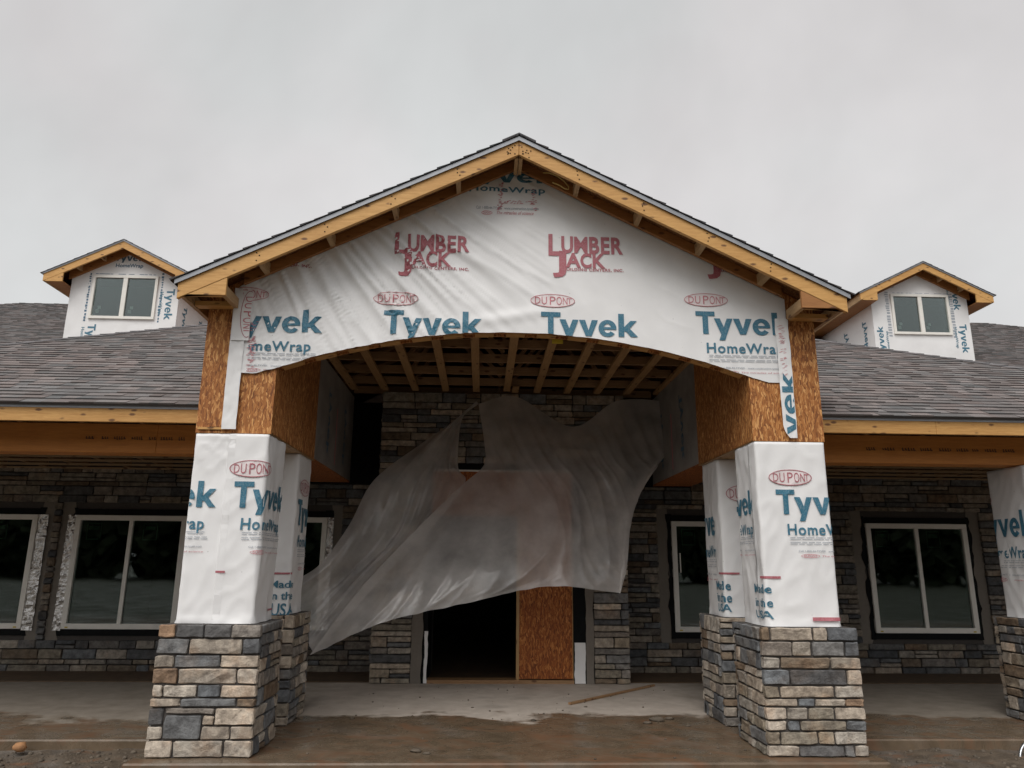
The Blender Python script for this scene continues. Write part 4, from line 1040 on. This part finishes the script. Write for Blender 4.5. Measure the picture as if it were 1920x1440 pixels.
tag(mb_.build('shingle', M['shingle'], main_roof, colors=True), kind='stuff')

# ------------------------------------------------------------------ dormers
def dormer(cx, Y, zp, label, seed, right):
    root = link('dormer', None, house, (cx, Y, zp-2.0)); root.empty_display_size = .2; tag(root, label)
    hw_, he, fo = 1.02, 1.385, .30; rk = lambda x: zp-.055-.5*abs(x); zb = mz0+.5*(Y-my0)-.25; mR = lambda y: mz0+.5*(y-my0)
    wz1 = rk(0)-.60; wz0 = wz1-.87; wx = .61
    top = lambda x: rk(x)-.09
    b = MB(); yb = Y+2.9
    def dm(x, z, off=0.): return Vector((cx+x, Y-.005-off-.006*noise.noise((x*3, z*3, seed))-.004*abs(noise.noise((x*6+z*4, z*2, seed+4))), z))
    nx_, nz_ = 34, 30
    for i in range(nx_):          # front wall with its window opening
        x0, x1 = -hw_+2*hw_*i/nx_, -hw_+2*hw_*(i+1)/nx_
        segs = [(zb, top(min(abs(x0), abs(x1))))]
        if x0 > -wx+.02 and x1 < wx-.02: segs = [(zb, wz0+.02), (wz1-.02, None)]
        for (za, zc) in segs:
            for j in range(8):
                def zz_(x, t): 
                    hi = top(x) if (zc is None or len(segs) == 1) else zc
                    return za+(hi-za)*t
                b.quad(dm(x0, zz_(x0, j/8)), dm(x1, zz_(x1, j/8)), dm(x1, zz_(x1, (j+1)/8)), dm(x0, zz_(x0, (j+1)/8)))
    w = b.build('dormer_wall', M['wrap'], root)
    for s in (-1, 1):
        b = MB(); b.box(*sorted((cx+s*hw_, cx+s*(hw_-.01))), Y, Y+3.2, zb-.2, top(hw_)); b.build('dormer_side_wall', M['wrap'], root)
    b = MB(); b.box(cx-hw_+.02, cx+hw_-.02, Y+.6, Y+.65, zb, top(hw_)); b.build('interior_wall', M['dark'], root)
    f = MB(); x0, x1 = cx-wx, cx+wx; y = Y-.045; fr = .05
    f.box(x0, x1, y, y+.07, wz0, wz0+fr); f.box(x0, x1, y, y+.07, wz1-fr, wz1); f.box(x0, x0+fr, y, y+.07, wz0+fr, wz1-fr); f.box(x1-fr, x1, y, y+.07, wz0+fr, wz1-fr); f.box(cx-.04, cx+.04, y+.004, y+.065, wz0+fr, wz1-fr)
    f.build('window_frame', M['frame'], root)
    for a, c in ((x0+fr, cx-.04), (cx+.04, x1-fr)):
        g = MB(); g.box(a, c, y+.035, y+.041, wz0+fr, wz1-fr); g.build('pane', M['glass'], root)
        g = MB(); g.box(a+.06, a+.12, y+.0425, y+.044, wz0+.12, wz0+.19); g.box(a+.09, a+.15, y+.0425, y+.044, wz0+.2, wz0+.26); g.build('sticker', M['frame'], root)
    # dashed tape round the window
    rr = random.Random(seed); P = []
    for side in (-1, 1):
        wd = .035 if not right else .07
        z = wz0-.05
        while z < wz1+.04:
            h = rr.uniform(.025, .05); P += rect(side*(wx+.07)-wd/2+rr.uniform(-.01, .01), side*(wx+.07)+wd/2, z, z+h); z += h+rr.uniform(.01, .03)
    for _ in range(22):
        x = rr.uniform(-wx, wx); P += rect(x, x+.05, wz1+.03, wz1+.04)
    lay('tape_print', P, dm, M['grey'] if right else M['dkblue'], root, (), .1)
    inside = (lambda a, c: top(a)-c-.01, lambda a, c: hw_-.015-abs(a))
    # print runs down the wall beside the window, and across the peak on one of them
    def vword(xc, zc, ln, hh, up, cl=()):
        t = word_polys(xc-ln/2, xc+ln/2, zc-hh/2, zc+hh/2) ; t2 = text_polys('HomeWrap', xc-ln/2+.06, xc+ln/2-.1, zc-hh*1.25, zc-hh*.88, .02)
        fn = rot90u if up else rot90
        lay('lettering', fn(t+t2, xc, zc), dm, M['blue'], root, inside+tuple(cl), .1)
    zm = (wz0+wz1)/2
    if not right:
        vword(.86, zm-.12, .62, .15, False); vword(-.52, wz0-.42, .62, .15, False, (lambda a, c: wz0-.03-c,))
        lay('lettering', text_polys('HomeWrap', -.24, .28, rk(0)-.42, rk(0)-.35, .026), dm, M['dkblue'], root, inside, .1)
        lay('lettering', word_polys(-.28, .30, rk(0)-.29, rk(0)-.15), dm, M['dkblue'], root, inside, .1)
    else:
        vword(.86, zm-.50, .62, .15, False); vword(.80, zm+.42, .62, .15, False, (lambda a, c: c-zm-.12,))
        vword(-.90, zm-.58, .62, .13, True)
        lay('lettering', rot90u(text_polys('USA', -.62, -.46, zm+.60, zm+.70, .02), -.55, zm+.65), dm, M['grey'], root, inside, .1)
    # side walls carry print as well
    sd_ = 1 if not right else -1
    def dside(u, z, o=0.): return Vector((cx+sd_*(hw_+.003+o), Y+u, z))
    for u_ in (.35, 1.15):
        t = word_polys(-.3, .3, -.075, .075); lay('lettering', [[(u_+y_, zm-.35-x_) for x_, y_ in p] for p in t], dside, M['blue'], root, (lambda a, c: top(hw_)-c-.01,), .3)
    # roof
    Yf = Y-fo
    for s in (-1, 1):
        def slb(xa, xb, y0_, y1_, d0, d1, nm, mat):
            b = MB(); b.hexa([(cx+s*xa, y0_, rk(xa)+d0), (cx+s*xb, y0_, rk(xb)+d0), (cx+s*xb, y1_, rk(xb)+d0), (cx+s*xa, y1_, rk(xa)+d0), (cx+s*xa, y0_, rk(xa)+d1), (cx+s*xb, y0_, rk(xb)+d1), (cx+s*xb, y1_, rk(xb)+d1), (cx+s*xa, y1_, rk(xa)+d1)]); b.build(nm, mat, root)
        slb(.001, he, Yf, Yf+.036, -.15, -.002, 'rake_board', M['lum_x'])
        slb(.001, hw_+.04, Y-.05, Y-.012, -.17, -.002, 'sub_rake_board', M['subf'])
        slb(0, he+.01, Yf-.01, Y+4, 0, .014, 'roof_deck', M['deck'])
        slb(0, he+.02, Yf-.016, Yf-.012, -.012, .034, 'drip_edge', M['drip'])
        for k in (1, 2):
            xk = .42*k; b = MB(); b.box(*sorted((cx+s*(xk-.018), cx+s*(xk+.018))), Yf+.037, Y-.051, rk(xk)-.12, rk(xk)-.015); b.build('lookout', M['lum_y'], root)
        b = MB(); b.box(*sorted((cx+s*(he-.036), cx+s*he)), Yf+.038, Y+3, rk(he)-.15, rk(he)-.003); b.build('eave_board', M['lum_y'], root)
        b = MB(); b.box(*sorted((cx+s*(hw_+.012), cx+s*(he-.037))), Yf+.038, Y+3, rk(he)-.148, rk(he)-.138); b.build('soffit_panel', M['subf'], root)
        tri = [(cx+s*(hw_+.01), rk(he)-.15), (cx+s*(he-.038), rk(he)-.15), (cx+s*(he-.038), rk(he)-.135), (cx+s*(hw_+.01), rk(hw_)-.14)]
        b = MB(); b.prism(tri if s > 0 else tri[::-1], Yf+.004, Yf+.03); b.build('return_end_board', M['lum_x'], root)
        mbs = MB(); shingles(mbs, (cx+s*(he+.03), 0, rk(he+.03)+.016), (0, 1, 0), Vector((-s, 0, .5)).normalized(), Vector((s*.5, 0, 1)).normalized(), lambda v: Yf-.03, lambda v: Y+4, (he+.03)*R2, rng, base=(.13, .125, .13))
        tag(mbs.build('shingle', M['shingle'], root, colors=True), kind='stuff')
dormer(-7.15, 7.3, 7.41, 'wrapped dormer with a blue word across its peak and dotted tape at its window', 60, False)
dormer(8.72, 7.9, 7.62, 'wrapped dormer with wide patterned tape at its window and side wall in view', 61, True)

# ------------------------------------------------------------------ torn plastic sheet
def catmull(P, t):
    n = len(P)-1; i = min(int(t*n), n-1); f = t*n-i
    g = lambda k: P[max(0, min(n, k))] if 0 <= k <= n else (P[0]*2-P[1] if k < 0 else P[n]*2-P[n-1])
    a, b_, c, d = g(i-1), g(i), g(i+1), g(i+2)
    return .5*((2*b_)+(c-a)*f+(2*a-5*b_+4*c-d)*f*f+(3*b_-a-3*c+d)*f**3)
SA = [[(897, 757, 3.36), (968, 744, 3.36), (1073, 800, 3.25), (1160, 751, 3.34), (1271, 754, 3.36)],
      [(908, 830, 3.2), (985, 840, 3.05), (1080, 862, 3.02), (1160, 850, 3.08), (1254, 838, 3.25)],
      [(907, 872, 3.1), (985, 885, 2.95), (1078, 898, 2.9), (1150, 892, 2.96), (1231, 876, 3.15)],
      [(868, 908, 3.02), (985, 938, 2.82), (1072, 946, 2.76), (1138, 944, 2.82), (1200, 926, 3.02)],
      [(795, 978, 2.75), (930, 1000, 2.58), (1050, 1010, 2.5), (1120, 1005, 2.6), (1182, 985, 2.8)],
      [(682, 1097, 2.45), (840, 1080, 2.35), (980, 1075, 2.28), (1090, 1060, 2.36), (1175, 1060, 2.6)],
      [(582, 1228, 2.25), (720, 1166, 2.22), (870, 1132, 2.16), (1030, 1100, 2.22), (1163, 1112, 2.5)]]
SB = [[(892, 753, 3.38), (894, 753, 3.38), (897, 757, 3.37)], [(852, 788, 3.34), (858, 790, 3.34), (866, 788, 3.32)], [(790, 832, 3.24), (830, 850, 3.2), (859, 874, 3.17)],
      [(702, 900, 3.05), (790, 920, 3.02), (872, 906, 3.1)], [(655, 985, 2.85), (740, 1000, 2.9), (815, 985, 2.9)], [(602, 1057, 2.65), (655, 1075, 2.72), (720, 1082, 2.75)], [(548, 1092, 2.45), (560, 1150, 2.5), (590, 1225, 2.5)]]
def sheet(mb, ctl, nu, nv, seed):
    C_ = [[at(*q) for q in row] for row in ctl]; n0 = len(mb.v)
    for j in range(nv+1):
        row = [catmull([C_[k][i] for k in range(len(C_))], j/nv) for i in range(len(C_[0]))]
        for i in range(nu+1):
            p = catmull(row, i/nu); u, v = i/nu, j/nv
            fan = u*(1.5-v*.5)
            rd = lambda q, k: (1-abs(noise.noise((q, v*1.1, seed+k))))**6
            w = .17*math.sin(fan*6.2+v*2.5+seed)*v*(1-.35*v) + .05*noise.noise((fan*5-v*3, v*1.6, seed)) + .009*noise.noise((fan*13-v*7, v*3, seed+3)) + .003*noise.noise((u*30, v*18, seed+6)) - .05*rd(fan*5-v*2, 4)*min(1, 1.5*v) - .02*rd(fan*11-v*6, 12)
            e = min(1, 6*min(u, 1-u)+.35)*min(1, v*8)
            # ragged hem
            rg = .012*noise.noise((u*24, 0, seed+9))*(1 if j == nv else 0)
            mb.v.append((p.x, p.y+w*e, p.z+rg))
    for j in range(nv):
        for i in range(nu): a = n0+j*(nu+1)+i; mb.f.append((a, a+1, a+nu+2, a+nu+1)); mb.c.append(None)
mb_ = MB(); sheet(mb_, SA, 110, 100, 1.0); sheet(mb_, SB, 50, 90, 2.0)
# turned-over hem down the right edge
C_ = [at(*row[-1]) for row in SA]; n0 = len(mb_.v); nv = 80
for j in range(nv+1):
    t = .28+.72*j/nv; p = catmull(C_, t)
    for i in range(5): 
        w_ = (.02+.12*math.sin(math.pi*min(1, (t-.28)/.72*.9+.1)))*i/4
        mb_.v.append((p.x-w_+.012*noise.noise((j*.22, i, 4)), p.y-.02-.03*math.sin(i/4*3.1)-.012*noise.noise((j*.3, i*.7, 1)), p.z))
for j in range(nv):
    for i in range(4): a = n0+j*5+i; mb_.f.append((a, a+1, a+6, a+5)); mb_.c.append(None)
tag(mb_.build('plastic_sheet', M['poly'], smooth=True), 'torn translucent plastic sheet blowing sideways across the doorway', 'plastic sheet')

# ------------------------------------------------------------------ small things on the ground
p0, p1 = atz(1068, 1322, .0), atz(1226, 1287, .0)
b = MB(); dv = p1-p0; ln = dv.length; q = Vector((-dv.y, dv.x, 0)).normalized()
b.hexa([p0-q*.02+Vector((0, 0, .003)), p1-q*.018+Vector((0, 0, .003)), p1+q*.018+Vector((0, 0, .003)), p0+q*.02+Vector((0, 0, .003)), p0-q*.02+Vector((0, 0, .026)), p1-q*.018+Vector((0, 0, .024)), p1+q*.018+Vector((0, 0, .024)), p0+q*.02+Vector((0, 0, .026))])
tag(b.build('loose_board', M['truss'], bevel=.003), 'thin loose strip of lumber lying askew on the dry concrete', 'board')
def pebble(name, c, s, seed, mat, label=None, cat=None, mb=None):
    m = mb or MB(); n0 = len(m.v); la, lo = 5, 8
    for i in range(la+1):
        for j in range(lo):
            th, ph = math.pi*i/la, 2*math.pi*j/lo; d = Vector((math.sin(th)*math.cos(ph), math.sin(th)*math.sin(ph), math.cos(th)))
            k = 1+.35*noise.noise(d*1.3+Vector((seed, seed*2, 0))); m.v.append(tuple(Vector(c)+Vector((d.x*s[0], d.y*s[1], d.z*s[2]))*k))
    for i in range(la):
        for j in range(lo): jj = (j+1) % lo; m.f.append((n0+i*lo+j, n0+(i+1)*lo+j, n0+(i+1)*lo+jj, n0+i*lo+jj)); m.c.append(None)
    if mb is None: return tag(m.build(name, mat, smooth=True), label, cat)
c = at(38, 1397, .42); pebble('rock', (c.x, .42, c.z-.014), (.06, .048, .038), 3, M['rock'], 'small orange rock on the mud beside the slab edge', 'rock')
r = random.Random(9); g = MB()
for i in range(900):
    if r.random() < .55: x, y = r.uniform(-5.2, -2.95), r.uniform(-.9, .48)
    else: x, y = r.uniform(2.95, 5.4), r.uniform(-.9, .48)
    s = r.choice((.006, .008, .008, .011, .014, .02)); pebble('', (x, y, gz(x, y)+s*.15), (s*r.uniform(.8, 1.4), s*r.uniform(.8, 1.3), s*.7), i*.37, None, mb=g)
for i in range(60):
    x, y = r.uniform(-2.7, 2.7), r.uniform(-.45, -.28); s = r.choice((.006, .01)); pebble('', (x, y, gz(x, y)+s*.2), (s, s, s*.7), i*.31, None, mb=g)
tag(g.build('gravel', M['gravel'], smooth=True), kind='stuff', label='loose gravel scattered on the mud')
r = random.Random(19); g = MB()
for i in range(120):
    x, y = r.uniform(-2.0, 2.0), r.uniform(-.2, 3.3); s = r.choice((.004, .005, .007, .011)); pebble('', (x, y, s*.4), (s, s, s*.6), i*.41, None, mb=g)
for px, py, s_ in ((1232, 1352, .05), (1215, 1357, .03), (1255, 1349, .03), (1290, 1362, .018), (780, 1410, .03), (800, 1414, .02), (886, 1327, .012), (1098, 1326, .014), (660, 1348, .016), (1000, 1352, .02)):
    c = atz(px, py, 0); pebble('', (c.x, c.y, s_*.3), (s_*1.5, s_, s_*.5), px*.1, None, mb=g)
tag(g.build('debris', M['gravel'], smooth=True), kind='stuff', label='crumbs of mortar and dirt on the porch slab')
# bent steel rim lying at the edge of the slab
cx_, cy_, cz_ = at(1950, 1438, .30)
g = MB(); n = 48
R_ = .19; ctr = Vector((cx_, .30, cz_))
for i in range(n):
    t = 2*math.pi*i/n
    for j in range(8):
        ph = 2*math.pi*j/8; rr_ = R_+.011*math.cos(ph); g.v.append((ctr.x+rr_*math.cos(t)*.85, ctr.y+.25*rr_*math.sin(t)+.014*math.sin(ph), ctr.z+rr_*math.sin(t)))
for i in range(n):
    for j in range(8): a, b2 = i*8+j, i*8+(j+1) % 8; c2, d2 = ((i+1) % n)*8+(j+1) % 8, ((i+1) % n)*8+j; g.f.append((a, b2, c2, d2)); g.c.append(None)
rim = g.build('wheel_rim', M['steel'], smooth=True); tag(rim, 'bright steel wheel rim half sunk in the mud by the slab', 'wheel rim')

for o in list(COL.objects):
    if '_o' in o: del o['_o']
